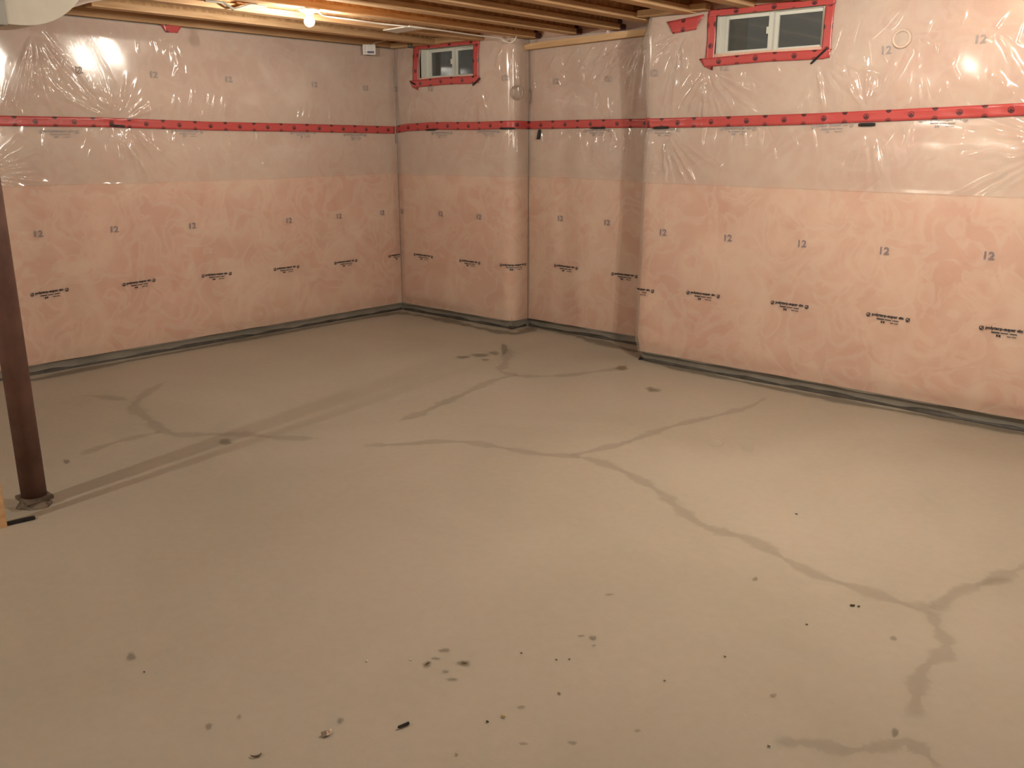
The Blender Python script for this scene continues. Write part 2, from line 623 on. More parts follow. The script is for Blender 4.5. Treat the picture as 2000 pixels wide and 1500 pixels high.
# ------------------------------------------------------------------ insulation and film
class Wall2D:
    """a wall run: path in plan with outward normals, arc length s"""
    def __init__(self, pts, nrm):
        self.p = np.array(pts, float)
        self.n = np.array(nrm, float)
        seg = np.linalg.norm(np.diff(self.p, axis=0), axis=1)
        self.s = np.concatenate([[0], np.cumsum(seg)])
        self.low_seed = rng.uniform(0, 6.28, 24)
    def at(self, s):
        s = np.asarray(s, float)
        x = np.interp(s, self.s, self.p[:, 0])
        y = np.interp(s, self.s, self.p[:, 1])
        nx = np.interp(s, self.s, self.n[:, 0])
        ny = np.interp(s, self.s, self.n[:, 1])
        ln = np.sqrt(nx*nx+ny*ny)+1e-9
        return x, y, nx/ln, ny/ln

def arc(cx, cy, r, a0, a1, k=9):
    P, N = [], []
    for i in range(k+1):
        a = math.radians(a0+(a1-a0)*i/k)
        P.append((cx+r*math.cos(a), cy+r*math.sin(a)))
        N.append((math.cos(a), math.sin(a)))
    return P, N

WL = Wall2D([(0, YF), (0, 0)], [(1, 0), (1, 0)])
_P, _N = arc(XA-0.075, 0.075, 0.075, -90, 0)
WBK = Wall2D([(0, 0)]+_P+[(XA, YB)], [(0, -1)]+_N+[(1, 0)])
WAL = Wall2D([(XA, YB), (XC, YB)], [(0, -1), (0, -1)])
_P, _N = arc(XC+0.035, YC+0.035, 0.035, 180, 270, 7)
WRT = Wall2D([(XC, YB)]+_P+[(XR, YC)], [(-1, 0)]+_N+[(0, -1)])
RT0 = WRT.s[1+7] - (XC+0.035)          # s = x + RT0 on the long face
def s_left(y): return y-YF
def s_rt(x): return x+RT0

def low(W, s, z):
    """soft bulge of the batts behind the film"""
    q = W.low_seed
    h = 0.019 + 0.008*np.sin(2.1*s+q[0]+0.8*np.sin(1.7*z+q[1])) + 0.006*np.sin(3.3*z+q[2]+0.9*np.sin(1.9*s+q[3])) \
        + 0.004*np.sin(6.1*s+q[4]+1.3*z)*np.sin(4.4*z+q[5]+0.7*s) + 0.0022*np.sin(13*s+q[6]+3*z)*np.sin(9*z+q[7]+4*s)
    L = W.s[-1]
    e = np.clip(np.minimum(s, L-s)/0.09, 0, 1)
    f = np.clip((z-FB)/0.10, 0, 1)
    g = np.clip((2.30-z)/0.12, 0, 1)
    sm = lambda t: t*t*(3-2*t)
    # pulled in along the fastening line under the red tape
    t = 1-0.78*np.exp(-((z-1.63)/0.11)**2)
    return h*sm(e)*(0.25+0.75*sm(f))*(0.35+0.65*sm(g))*t

GAIN = {}
def folds_height(folds, s, z, gain):
    h = np.zeros_like(s)
    for (s0, z0, s1, z1, w, a) in folds:
        m = 4*w
        sel = (s > min(s0, s1)-m) & (s < max(s0, s1)+m) & (z > min(z0, z1)-m) & (z < max(z0, z1)+m)
        if not sel.any():
            continue
        ss, zz = s[sel], z[sel]
        dx, dz = s1-s0, z1-z0
        ln = math.hypot(dx, dz)
        tt = ((ss-s0)*dx+(zz-z0)*dz)/(ln*ln)
        d = ((ss-s0)*(-dz)+(zz-z0)*dx)/ln
        tc = np.clip(tt, 0, 1)
        prof = np.clip(np.minimum(tt*5+0.15, (1-tt)*1.8+0.02), 0, 1)
        ww = w*(0.45+0.75*tc)
        # the ridge rises and dips along its length, which breaks the sheen into short streaks
        kk = 1.0+ln/0.13
        ph = 40*s0+17*z0
        prof = prof*(1+0.16*np.sin(2*math.pi*kk*tc+ph))
        d = d+0.12*w*np.sin(2*math.pi*0.8*kk*tc+1.7*ph)
        h[sel] += gain*a*prof*np.exp(-(d/ww)**2)
    return h

def star(s, z, a0, a1, n, lmin, lmax, w=0.012, amp=0.007):
    """tension folds that spread from a fastening point; angles in degrees, 0 = along +s, 90 = up"""
    out = []
    for i in range(n):
        a = math.radians(a0+(a1-a0)*(i+0.5+0.5*rng.uniform(-1, 1))/n)
        l = rng.uniform(lmin, lmax)
        st = 0.03+0.05*rng.random()
        out.append((s+st*math.cos(a), z+st*math.sin(a), s+l*math.cos(a), z+l*math.sin(a), w*rng.uniform(0.7, 1.3), amp*rng.uniform(0.6, 1.3)))
    return out

FOLDS = {WL: [], WBK: [], WAL: [], WRT: []}
GAIN.update({WL: 1.7, WBK: 1.9, WAL: 2.6, WRT: 2.1})
def LW(u, v):
    p = hit(u, v, 0, 0.0)
    return s_left(p[1]), p[2]
def AW(u, v):
    p = hit(u, v, 1, 0.0)
    return p[0], p[2]
def BW(u, v):
    p = hit(u, v, 1, YB)
    return p[0]-XA, p[2]
def CW(u, v):
    p = hit(u, v, 1, YC)
    return s_rt(p[0]), p[2]
def fold_px(W, f, u0, v0, u1, v1, w=0.012, amp=0.007):
    FOLDS[W].append((*f(u0, v0), *f(u1, v1), w, amp))

# left wall
FOLDS[WL] += star(*LW(228, 243), 95, 160, 11, 0.35, 0.75, 0.014, 0.008)
FOLDS[WL] += star(*LW(228, 243), 15, 80, 9, 0.25, 0.45, 0.012, 0.006)
FOLDS[WL] += star(*LW(240, 250), -82, -28, 9, 0.35, 0.75, 0.013, 0.009)
for (a, b, c, d) in ((236, 262, 262, 330), (246, 260, 286, 340), (258, 258, 322, 350), (272, 257, 350, 335), (244, 285, 300, 370), (230, 265, 240, 345)):
    fold_px(WL, LW, a, b, c, d, 0.011, 0.009)
FOLDS[WL] += star(*LW(60, 60), -120, -40, 12, 0.35, 0.70, 0.013, 0.008)
FOLDS[WL] += star(*LW(-40, 340), -40, 45, 9, 0.3, 0.6, 0.013, 0.007)
FOLDS[WL] += star(*LW(330, 55), -110, -70, 5, 0.2, 0.45, 0.015, 0.005)
for u in (330, 348, 362, 385, 398, 408, 424, 437, 575, 590, 600, 640):
    fold_px(WL, LW, u+rng.uniform(-3, 3), 236, u+rng.uniform(-2, 16), 236-rng.uniform(20, 75), 0.010, 0.006)
for (a, b, c, d) in ((150, 60, 225, 215), (170, 70, 250, 225), (120, 90, 185, 190), (140, 200, 60, 130), (100, 215, 40, 120),
                     (250, 260, 330, 420), (300, 330, 420, 480), (340, 380, 470, 560), (200, 440, 300, 560), (300, 470, 360, 600),
                     (400, 430, 480, 540), (730, 400, 690, 560), (745, 380, 720, 560), (755, 420, 740, 580), (765, 350, 762, 470),
                     (700, 400, 650, 560), (180, 600, 215, 690), (110, 580, 140, 660)):
    fold_px(WL, LW, a, b, c, d, 0.016, 0.006)
fold_px(WL, LW, 150, 358, 270, 357, 0.006, 0.004)
# back wall
FOLDS[WBK] += star(*AW(938, 158), -140, -60, 6, 0.25, 0.5, 0.016, 0.006)
FOLDS[WBK] += star(*AW(818, 165), -125, -80, 4, 0.2, 0.45, 0.016, 0.006)
for (a, b, c, d) in ((1003, 110, 1010, 225), (995, 95, 1000, 200), (985, 90, 965, 160), (775, 110, 772, 240), (790, 100, 800, 125),
                     (1000, 250, 985, 330), (990, 255, 970, 320), (1004, 250, 1003, 345), (960, 260, 930, 330), (830, 170, 812, 240)):
    fold_px(WBK, AW, a, b, c, d, 0.012, 0.007)
# recess
for (a, b, c, d) in ((1130, 95, 1100, 150), (1160, 92, 1125, 160), (1185, 90, 1150, 165), (1205, 88, 1170, 170), (1225, 85, 1195, 150),
                     (1240, 100, 1215, 230), (1230, 250, 1215, 345), (1250, 120, 1238, 240), (1090, 110, 1075, 140), (1170, 250, 1160, 340)):
    fold_px(WAL, BW, a, b, c, d, 0.014, 0.007)
for (a, b, c, d) in ((1150, 360, 1158, 480), (1160, 470, 1190, 620), (1120, 560, 1150, 650)):
    fold_px(WAL, BW, a, b, c, d, 0.022, 0.005)
# right wall
FOLDS[WRT] += star(*CW(1340, 62), -165, -75, 10, 0.25, 0.6, 0.013, 0.008)
FOLDS[WRT] += star(*CW(1386, 135), -130, -15, 13, 0.25, 0.55, 0.014, 0.008)
FOLDS[WRT] += star(*CW(1300, 250), -85, -25, 9, 0.35, 0.65, 0.012, 0.008)
FOLDS[WRT] += star(*CW(1698, 245), -120, -60, 6, 0.25, 0.5, 0.014, 0.006)
FOLDS[WRT] += star(*CW(1698, 240), 60, 130, 6, 0.25, 0.6, 0.014, 0.007)
FOLDS[WRT] += star(*CW(1600, 112), -80, -10, 5, 0.2, 0.6, 0.016, 0.007)
FOLDS[WRT] += star(*CW(2080, 280), 120, 235, 12, 0.35, 0.8, 0.016, 0.007)
FOLDS[WRT] += star(*CW(1255, 300), -60, 70, 8, 0.05, 0.14, 0.006, 0.006)
for (a, b, c, d) in ((1270, 60, 1262, 130), (1285, 70, 1275, 150), (1950, 300, 1990, 310), (1810, 315, 1850, 290)):
    fold_px(WRT, CW, a, b, c, d, 0.012, 0.006)

def scatter(W, s0, s1, n, zlo=1.27, zhi=2.25):
    out = []
    for i in range(n):
        sc, zz = rng.uniform(s0, s1), rng.uniform(zlo, zhi)
        if abs(zz-1.64) < 0.05:
            continue
        l = rng.uniform(0.05, 0.22)
        # lean towards the nearest pinned point along the tape line
        a = math.pi/2+rng.normal(0, 0.45)
        out.append((sc, zz, sc+l*math.cos(a), zz+l*math.sin(a), rng.uniform(0.005, 0.010), rng.uniform(0.0015, 0.0045)))
    # short puckers that hang from the tape
    for i in range(n//2):
        sc = rng.uniform(s0, s1)
        up = rng.random() < 0.6
        l = rng.uniform(0.05, 0.18)
        z0 = 1.672 if up else 1.606
        a = (1 if up else -1)*(math.pi/2+rng.normal(0, 0.3))
        out.append((sc, z0, sc+l*math.cos(a), z0+l*math.sin(a), rng.uniform(0.005, 0.009), rng.uniform(0.002, 0.0045)))
    return out
FOLDS[WL] += scatter(WL, s_left(-3.6), WL.s[-1], 130)
FOLDS[WBK] += scatter(WBK, 0.05, WBK.s[-1]-0.03, 45)
FOLDS[WAL] += scatter(WAL, 0.05, WAL.s[-1]-0.03, 60)
FOLDS[WAL] += star(*BW(1262, 70), -160, -95, 9, 0.35, 0.8, 0.013, 0.008)
FOLDS[WRT] += star(*CW(1268, 330), -60, 60, 8, 0.05, 0.14, 0.006, 0.006)
FOLDS[WRT] += scatter(WRT, 0.40, s_rt(5.3), 110)

def film_h(W, s, z, upper):
    h = low(W, s, z) + 0.004
    f = folds_height(FOLDS[W], s, z, GAIN[W])
    if not upper:
        f = f*np.clip((1.22-z)/0.08, 0, 1)
    # the folds end in the pinned tape line
    pin = 1-0.75*np.exp(-((z-1.640)/0.03)**2)
    wz = np.clip((z-1.05)/0.3, 0.6, 1.0)
    h = h + f*pin*wz
    if upper:
        h = h + 0.0045
        hem = np.clip((1.262-z)/0.02, 0, 1)
        h = h + 0.002*hem
    return h

def grid_mesh(name, W, s0, s1, z0, z1, ds, dz, hfun, mat, holes=(), parent=None, edge=None):
    ns = max(2, int(round((s1-s0)/ds)))
    nz = max(2, int(round((z1-z0)/dz)))
    ss = np.linspace(s0, s1, ns+1)
    # keep the corner breakpoints
    zz = np.linspace(z0, z1, nz+1)
    Sg, Zg = np.meshgrid(ss, zz)
    if edge is not None:
        wgt = np.linspace(1, 0, nz+1)**8
        Zg = Zg + wgt[:, None]*edge(ss)[None, :]
    h = hfun(Sg, Zg)
    x, y, nx, ny = W.at(Sg)
    V = np.stack([x+nx*h, y+ny*h, Zg], -1).reshape(-1, 3)
    idx = np.arange((ns+1)*(nz+1)).reshape(nz+1, ns+1)
    a = idx[:-1, :-1]; b = idx[:-1, 1:]; c = idx[1:, 1:]; d = idx[1:, :-1]
    F = np.stack([a, b, c, d], -1)
    keep = np.ones(a.shape, bool)
    sc = 0.5*(Sg[:-1, :-1]+Sg[1:, 1:]); zc = 0.5*(Zg[:-1, :-1]+Zg[1:, 1:])
    for (h0, h1, k0, k1) in holes:
        keep &= ~((sc > h0) & (sc < h1) & (zc > k0) & (zc < k1))
    F = F[keep].reshape(-1, 4)
    me = bpy.data.meshes.new(name)
    me.vertices.add(len(V)); me.vertices.foreach_set('co', V.astype(np.float32).ravel())
    me.loops.add(F.size); me.loops.foreach_set('vertex_index', F.astype(np.int32).ravel())
    me.polygons.add(len(F)); me.polygons.foreach_set('loop_start', np.arange(0, F.size, 4, dtype=np.int32))
    me.polygons.foreach_set('loop_total', np.full(len(F), 4, np.int32))
    me.polygons.foreach_set('use_smooth', np.ones(len(F), bool))
    me.update(calc_edges=True)
    me.validate()
    return link(name, me, mat, parent)

RUNS = [
    (WL, 'left', s_left(-4.6), WL.s[-1]-0.001, [], 'left wall'),
    (WBK, 'back', 0.001, WBK.s[-1]-0.001, [(WA[0]-0.01, WA[1]+0.01, WA[2]-0.01, 3)], 'back wall with the small window'),
    (WAL, 'recess', 0.001, WAL.s[-1]-0.001, [], 'recessed wall'),
    (WRT, 'right', 0.001, WRT.s[-1]-1.3, [(s_rt(WC[0]-0.01), s_rt(WC[1]+0.01), WC[2]-0.01, WC[3]+0.012)], 'right-hand wall'),
]
LAB_WOOL = {
    'left': 'pink glass wool blanket running along the long left wall',
    'back': 'pink glass wool blanket under the small far window',
    'recess': 'pink glass wool blanket in the narrow recess right of the rounded corner',
    'right': 'pink glass wool blanket on the wall below the larger right window'}
LAB_LOW = {
    'left': 'clear plastic sheet with black print over the lower left wall',
    'back': 'clear plastic sheet with black print below the far window, bent round the corner',
    'recess': 'clear plastic sheet with black print low in the narrow recess',
    'right': 'clear plastic sheet with black print over the lower right-hand wall'}
LAB_UP = {
    'left': 'wrinkled milky plastic sheet on the upper left wall by the bulb',
    'back': 'wrinkled milky plastic sheet around the small far window',
    'recess': 'wrinkled milky plastic sheet below the board atop the narrow recess',
    'right': 'wrinkled milky plastic sheet around the larger right window'}
LOWER, UPPER = {}, {}
for W, key, s0, s1, holes, _ in RUNS:
    o = grid_mesh('insulation_blanket', W, s0, s1, FB+0.004, 2.295, 0.05, 0.05, lambda s, z, W=W: low(W, s, z)-0.004, MT['wool'],
                  [(h[0]-0.0, h[1]+0.0, h[2]-0.0, h[3]) for h in holes])
    tag(o, LAB_WOOL[key], 'insulation', 'pink insulation blankets behind the plastic')
    foot = lambda s, W=W: 0.004*np.sin(5*s+W.low_seed[8])+0.003*np.sin(17*s+W.low_seed[9])
    o = grid_mesh('vapour_barrier', W, s0, s1, FB, 2.296, 0.012, 0.016, lambda s, z, W=W: film_h(W, s, z, False), MT['film_low'], holes, edge=foot)
    tag(o, LAB_LOW[key], 'plastic sheet', 'lower plastic sheets')
    LOWER[W] = o
    hem = lambda s, W=W: 0.006*np.sin(1.3*s+W.low_seed[10])
    o = grid_mesh('vapour_barrier', W, s0, s1, 1.245, 2.30, 0.0075, 0.0085, lambda s, z, W=W: film_h(W, s, z, True), MT['film_up'], holes, edge=hem)
    tag(o, LAB_UP[key], 'plastic sheet', 'upper plastic sheets')
    UPPER[W] = o

# ------------------------------------------------------------------ print on the film
def text_mesh(body, size, bold=0.0):
    cu = bpy.data.curves.new('text', 'FONT')
    cu.body = body
    cu.size = size
    cu.align_x = 'CENTER'
    cu.align_y = 'CENTER'
    cu.offset = bold
    cu.resolution_u = 3
    ob = bpy.data.objects.new('text', cu)
    COL.objects.link(ob)
    dg = bpy.context.evaluated_depsgraph_get()
    me = bpy.data.meshes.new_from_object(ob.evaluated_get(dg))
    bpy.data.objects.remove(ob)
    v = np.zeros(len(me.vertices)*3, np.float32)
    me.vertices.foreach_get('co', v)
    v = v.reshape(-1, 3)[:, :2].astype(float)
    f = [tuple(p.vertices) for p in me.polygons]
    bpy.data.meshes.remove(me)
    return v, f

def fit(v, w, h):
    c = 0.5*(v.min(0)+v.max(0))
    e = v.max(0)-v.min(0)
    return (v-c)*np.array([w/e[0], h/e[1]])

T_MAIN = text_mesh('polytarp-super six', 0.03, 0.0017)
T_MAIN = (fit(T_MAIN[0], 0.184, 0.021), T_MAIN[1])
T_12 = text_mesh('12', 0.06, 0.0012)
T_12 = (fit(T_12[0], 0.052, 0.042), T_12[1])

def ring2d(cx, cy, r, r2, k=12):
    V, F = [], []
    for i in range(k):
        a = 2*math.pi*i/k
        V.append((cx+r*math.cos(a), cy+r*math.sin(a)))
        V.append((cx+r2*math.cos(a), cy+r2*math.sin(a)))
    for i in range(k):
        j = (i+1) % k
        F.append((2*i, 2*j, 2*j+1, 2*i+1))
    return np.array(V), F

def bars2d(rects):
    V, F = [], []
    for (x0, y0, x1, y1) in rects:
        n = len(V)
        V += [(x0, y0), (x1, y0), (x1, y1), (x0, y1)]
        F.append((n, n+1, n+2, n+3))
    return np.array(V), F

def join2d(parts):
    V, F = [], []
    for v, f in parts:
        n = sum(len(a) for a in V)
        V.append(np.asarray(v))
        F += [tuple(n+i for i in q) for q in f]
    return np.concatenate(V), F

def logo_parts():
    P = [T_MAIN]
    for sx in (-0.112, 0.112):
        P.append(ring2d(sx, -0.004, 0.0125, 0.0085))
        P.append(bars2d([(sx-0.006, -0.0135, sx+0.002, -0.0065)]))
        P.append((np.array([(sx-0.003, -0.006), (sx+0.001, -0.009), (sx+0.012, 0.006), (sx+0.009, 0.008)]), [(0, 1, 2, 3)]))
    # the second and third lines are far too small to read: word-shaped dashes
    P.append(bars2d([(-0.062, -0.0235, -0.020, -0.017), (-0.016, -0.0230, 0.022, -0.018), (0.028, -0.0230, 0.064, -0.018)]))
    P.append(bars2d([(-0.036, -0.042, -0.027, -0.031), (-0.024, -0.042, -0.014, -0.031)]))
    P.append(bars2d([(0.016, -0.0385, 0.036, -0.0340), (0.039, -0.0385, 0.062, -0.0345)]))
    return join2d(P)
LOGO = logo_parts()

def put_print(W, s, z, shape, mat, parent, upper, rot=0.0, clip=None, scale=1.0, skew=0.0):
    v, f = shape
    v = v*scale
    c, si = math.cos(rot), math.sin(rot)
    vs = s + v[:, 0]*c - v[:, 1]*si
    vz = z + v[:, 0]*si + v[:, 1]*c + skew*v[:, 0]
    h = film_h(W, vs, vz, upper)
    # keep clear of the facets of the sheet
    h = np.maximum(h, film_h(W, vs, vz-0.006, upper)*0.5+film_h(W, vs, vz+0.006, upper)*0.5) + 0.0016
    x, y, nx, ny = W.at(vs)
    V = np.stack([x+nx*h, y+ny*h, vz], -1)
    if clip is not None:
        keep = (vs > clip[0]) & (vs < clip[1])
        f = [q for q in f if all(keep[i] for i in q)]
    me = bpy.data.meshes.new('printed_mark')
    me.from_pydata([tuple(map(float, p)) for p in V], [], f)
    return link('printed_mark', me, mat, parent)

PRE = {WL: LW, WBK: AW, WAL: BW, WRT: CW}
def marks(W, pts, shape, mat, upper, **kw):
    for u, v in pts:
        s, z = PRE[W](u, v)
        put_print(W, s, z, shape, mat, (UPPER if upper else LOWER)[W], upper, rot=rng.uniform(-0.03, 0.03), **kw)
endL = (0, WL.s[-1]-0.012)
marks(WL, [(95, 569), (269, 550), (420, 535), (556, 522), (672, 510)], LOGO, MT['ink'], False)
marks(WL, [(776, 497)], LOGO, MT['ink'], False, clip=endL)
marks(WBK, [(831, 498), (921, 510)], LOGO, MT['ink'], False)
put_print(WBK, 1.385, 0.540, LOGO, MT['ink'], LOWER[WBK], False, clip=(0, WBK.s[-1]-0.012))
marks(WAL, [(1107, 520), (1222, 536)], LOGO, MT['ink'], False)
put_print(WRT, s_rt(2.775), 0.520, LOGO, MT['ink'], LOWER[WRT], False, clip=(s_rt(2.762), 9))
marks(WRT, [(1377, 573), (1545, 593), (1737, 617), (1965, 642)], LOGO, MT['ink'], False)
marks(WL, [(73, 456), (221, 447), (372, 440), (560, 430), (660, 422), (743, 415)], T_12, MT['ink_blue'], False)
marks(WBK, [(788, 412), (863, 417), (939, 423), (1041, 423)], T_12, MT['ink_blue'], False)
marks(WAL, [(1097, 426), (1190, 434)], T_12, MT['ink_blue'], False)
marks(WRT, [(1300, 453), (1425, 464), (1570, 475), (1730, 489), (1935, 498)], T_12, MT['ink_blue'], False)
# grey, behind or on the upper sheet
marks(WL, [(150, 137), (298, 146), (443, 155), (612, 165), (712, 172)], T_12, MT['ink_grey'], True)
marks(WBK, [(775, 174), (847, 173), (988, 152)], T_12, MT['ink_grey'], True)
marks(WAL, [(1090, 159), (1190, 154)], T_12, MT['ink_grey'], True)
marks(WRT, [(1284, 143), (1420, 131), (1735, 98), (1920, 77)], T_12, MT['ink_grey'], True)
marks(WL, [(115, 256), (364, 255), (590, 258), (692, 263)], LOGO, MT['ink_grey'], True)
marks(WBK, [(865, 259), (955, 256)], LOGO, MT['ink_grey'], True)
marks(WAL, [(1167, 254)], LOGO, MT['ink_grey'], True)
marks(WRT, [(1297, 253), (1443, 250), (1627, 244), (1843, 233)], LOGO, MT['ink_grey'], True)

# ------------------------------------------------------------------ red tape
def tape_mesh(name, W, spts, width, parent=None, lift=0.003, upper=True, step=0.02, phase=0.0, slant=(0, 0)):
    """spts: centre line (s, z) points; strip of the given width"""
    P = np.array(spts, float)
    ln = np.concatenate([[0], np.cumsum(np.linalg.norm(np.diff(P, axis=0), axis=1))])
    n = max(3, int(ln[-1]/step))
    t = np.linspace(0, ln[-1], n+1)
    cs, cz = np.interp(t, ln, P[:, 0]), np.interp(t, ln, P[:, 1])
    ds, dz = np.gradient(cs), np.gradient(cz)
    dl = np.sqrt(ds*ds+dz*dz)
    ds, dz = ds/dl, dz/dl
    K = 5
    vs, vz, uv = [], [], []
    for k in range(K):
        q = (k/(K-1)-0.5)*width
        e = q*(np.where(t < 1e-6, 0, 0))
        sh = np.zeros_like(t)
        sh[0] += slant[0]*(k/(K-1)-0.5)*2
        sh[-1] += slant[1]*(k/(K-1)-0.5)*2
        vs.append(cs - dz*q + ds*sh)
        vz.append(cz + ds*q + dz*sh)
        uv.append(np.stack([t+phase, np.full_like(t, q)], -1))
    vs, vz = np.array(vs), np.array(vz)
    h = film_h(W, vs, vz, upper)+lift
    h = np.maximum(h, 0.5*(film_h(W, vs+0.008, vz, upper)+film_h(W, vs-0.008, vz, upper))+lift)
    x, y, nx, ny = W.at(vs)
    V1 = np.stack([x+nx*h, y+ny*h, vz], -1).reshape(-1, 3)
    m = n+1
    F = []
    for k in range(K-1):
        for i in range(n):
            a = k*m+i
            F.append((a, a+1, a+m+1, a+m))
    UV = np.array(uv).reshape(-1, 2)
    me = bpy.data.meshes.new(name)
    me.from_pydata([tuple(map(float, p)) for p in V1], [], F)
    ul = me.uv_layers.new(name='UVMap')
    for lp in me.loops:
        ul.data[lp.index].uv = tuple(UV[lp.vertex_index])
    for p in me.polygons:
        p.use_smooth = True
    o = link(name, me, MT['tape'], parent)
    md = o.modifiers.new('thick', 'SOLIDIFY')
    md.thickness = 0.0012
    md.offset = 1.0
    return o

TW = 0.062
def zc(f, pts):
    return [f(u, v) for u, v in pts]
o = tape_mesh('sealing_tape', WL, [(s_left(-4.5), 1.645)]+zc(LW, [(0, 236), (200, 239), (400, 246), (600, 250), (769, 254)]), TW, phase=0.02)
tag(o, 'long red tape strip across the left wall', 'tape', 'red tape across the walls')
o = tape_mesh('sealing_tape', WBK, zc(AW, [(775, 253), (800, 249), (850, 246), (930, 246), (985, 244)])+[(1.40, 1.650), (WBK.s[-1]-0.005, 1.648)], TW, phase=0.07)
tag(o, 'red tape strip across the back wall below the small window', 'tape', 'red tape across the walls')
o = tape_mesh('sealing_tape', WAL, [(0.005, 1.648), (0.6, 1.65), (WAL.s[-1]-0.005, 1.646)], TW, phase=0.11)
tag(o, 'short red tape strip across the narrow recess', 'tape', 'red tape across the walls')
o = tape_mesh('sealing_tape', WRT, [(0.01, 1.640), (0.42, 1.640)]+zc(CW, [(1270, 241), (1400, 238), (1600, 232), (1800, 223), (2000, 214)])+[(s_rt(6.2), 1.69)], TW, phase=-0.125-RT0-0.21)
tag(o, 'long bright red tape strip across the right-hand wall', 'tape', 'red tape across the walls')

def tape_box(W, x0, x1, z0, z1, off, wid, label, skip_right=False, top=True):
    root = empty('window_tape', (0, 0, 0))
    g = 0.5*wid
    tape_mesh('tape_strip', W, [(off+x0-g-0.006, z1+0.01), (off+x0-g+0.006, 0.5*(z0+z1)), (off+x0-g-0.002, z0-wid-0.012)], wid, root, slant=(0.0, 0.012), phase=0.05)
    tape_mesh('tape_strip', W, [(off+x0-wid-0.02, z0-g-0.006), (off+0.5*(x0+x1), z0-g+0.004), (off+x1+wid*0.8, z0-g-0.002)], wid*0.9, root, lift=0.005, slant=(-0.02, 0.02), phase=0.13)
    tape_mesh('tape_strip', W, [(off+x1+g, z0-wid*0.9), (off+x1+g, z1+0.01)], wid*0.9, root, lift=0.004, phase=0.2)
    tape_mesh('tape_strip', W, [(off+x0-wid, z1+0.006), (off+x1+wid, z1+0.006)], 0.04, root, lift=0.006, phase=0.3)
    return tag(root, label, 'tape', 'red tape round the windows')
tape_box(WBK, WA[0], WA[1], WA[2], WA[3], 0.0, 0.066, 'red tape framing the small far window')
tape_box(WRT, WC[0], WC[1], WC[2], WC[3], RT0, 0.058, 'red tape framing the larger right window')
# loose patches
s1, z1 = CW(1316, 52); s2, z2 = CW(1372, 44)
o = tape_mesh('tape_patch', WRT, [(s1, z1-0.01), (s2, z2)], 0.082, slant=(-0.03, 0.03), lift=0.006, phase=0.03)
tag(o, 'torn red tape patch left of the larger right window', 'tape')
s1, z1 = LW(315, 53); s2, z2 = LW(349, 55)
o = tape_mesh('tape_patch', WL, [(s1, z1-0.005), (s2, z2-0.005)], 0.06, slant=(-0.02, 0.03), lift=0.006, phase=0.1)
tag(o, 'torn red tape patch at the top of the left wall', 'tape')

# black fastener bars and torn black tape ends
def bar_on(W, f, u0, v0, u1, v1, wid, label, cat='fastener', group=None, name='fastener_bar'):
    a, b = f(u0, v0), f(u1, v1)
    d = np.array([b[0]-a[0], b[1]-a[1]])
    ln = np.linalg.norm(d)
    d /= ln
    mb = MB()
    k = 6
    for i in range(k+1):
        for q, lf in ((-1, 0.007), (-0.6, 0.011), (0.6, 0.011), (1, 0.007)):
            ww = wid*0.5*(0.75 if i in (0, k) else 1.0)
            s = a[0]+d[0]*ln*i/k - d[1]*q*ww
            z = a[1]+d[1]*ln*i/k + d[0]*q*ww
            h = float(film_h(W, np.array([s]), np.array([z]), True)[0])+lf
            x, y, nx, ny = [float(c[0]) for c in W.at([s])]
            mb.v.append((x+nx*h, y+ny*h, z))
    for i in range(k):
        for q in range(3):
            n = i*4+q
            mb.f.append((n, n+1, n+5, n+4))
    o = mb.build(name, MT['black'])
    md = o.modifiers.new('thick', 'SOLIDIFY')
    md.thickness = 0.006
    md.offset = -1
    return tag(o, label, cat, group)
G = 'black fastener bars under the red tape'
bar_on(WL, LW, 212, 245, 241, 247, 0.016, 'short black fastener bar under the left wall tape', group=G)
bar_on(WBK, AW, 835, 254, 855, 253, 0.014, 'black fastener bar under the tape, below the small window', group=G)
bar_on(WBK, AW, 979, 251, 1001, 251, 0.014, 'black fastener bar under the tape at the rounded corner', group=G)
bar_on(WAL, BW, 1156, 250, 1184, 250, 0.014, 'black fastener bar under the tape in the recess', group=G)
bar_on(WRT, CW, 1279, 250, 1309, 249, 0.016, 'black fastener bar under the tape beside the recess edge', group=G)
bar_on(WRT, CW, 1679, 244, 1712, 243, 0.018, 'black fastener bar under the tape, right of the larger window', group=G)
bar_on(WBK, AW, 929, 167, 943, 153, 0.016, 'black slanted bar at the lower right corner of the small window', group=None)
bar_on(WBK, AW, 811, 161, 820, 166, 0.014, 'small black bar at the lower left corner of the small window', group=None)
bar_on(WRT, CW, 1588, 125, 1620, 95, 0.014, 'black slanted bar at the lower right corner of the larger window', group=None)
bar_on(WBK, AW, 774, 262, 774, 280, 0.02, 'torn black tape end in the corner of left and back walls', 'tape', name='tape_end')
bar_on(WAL, BW, 1057, 253, 1056, 272, 0.03, 'torn black tape end in the corner of the recess', 'tape', name='tape_end')

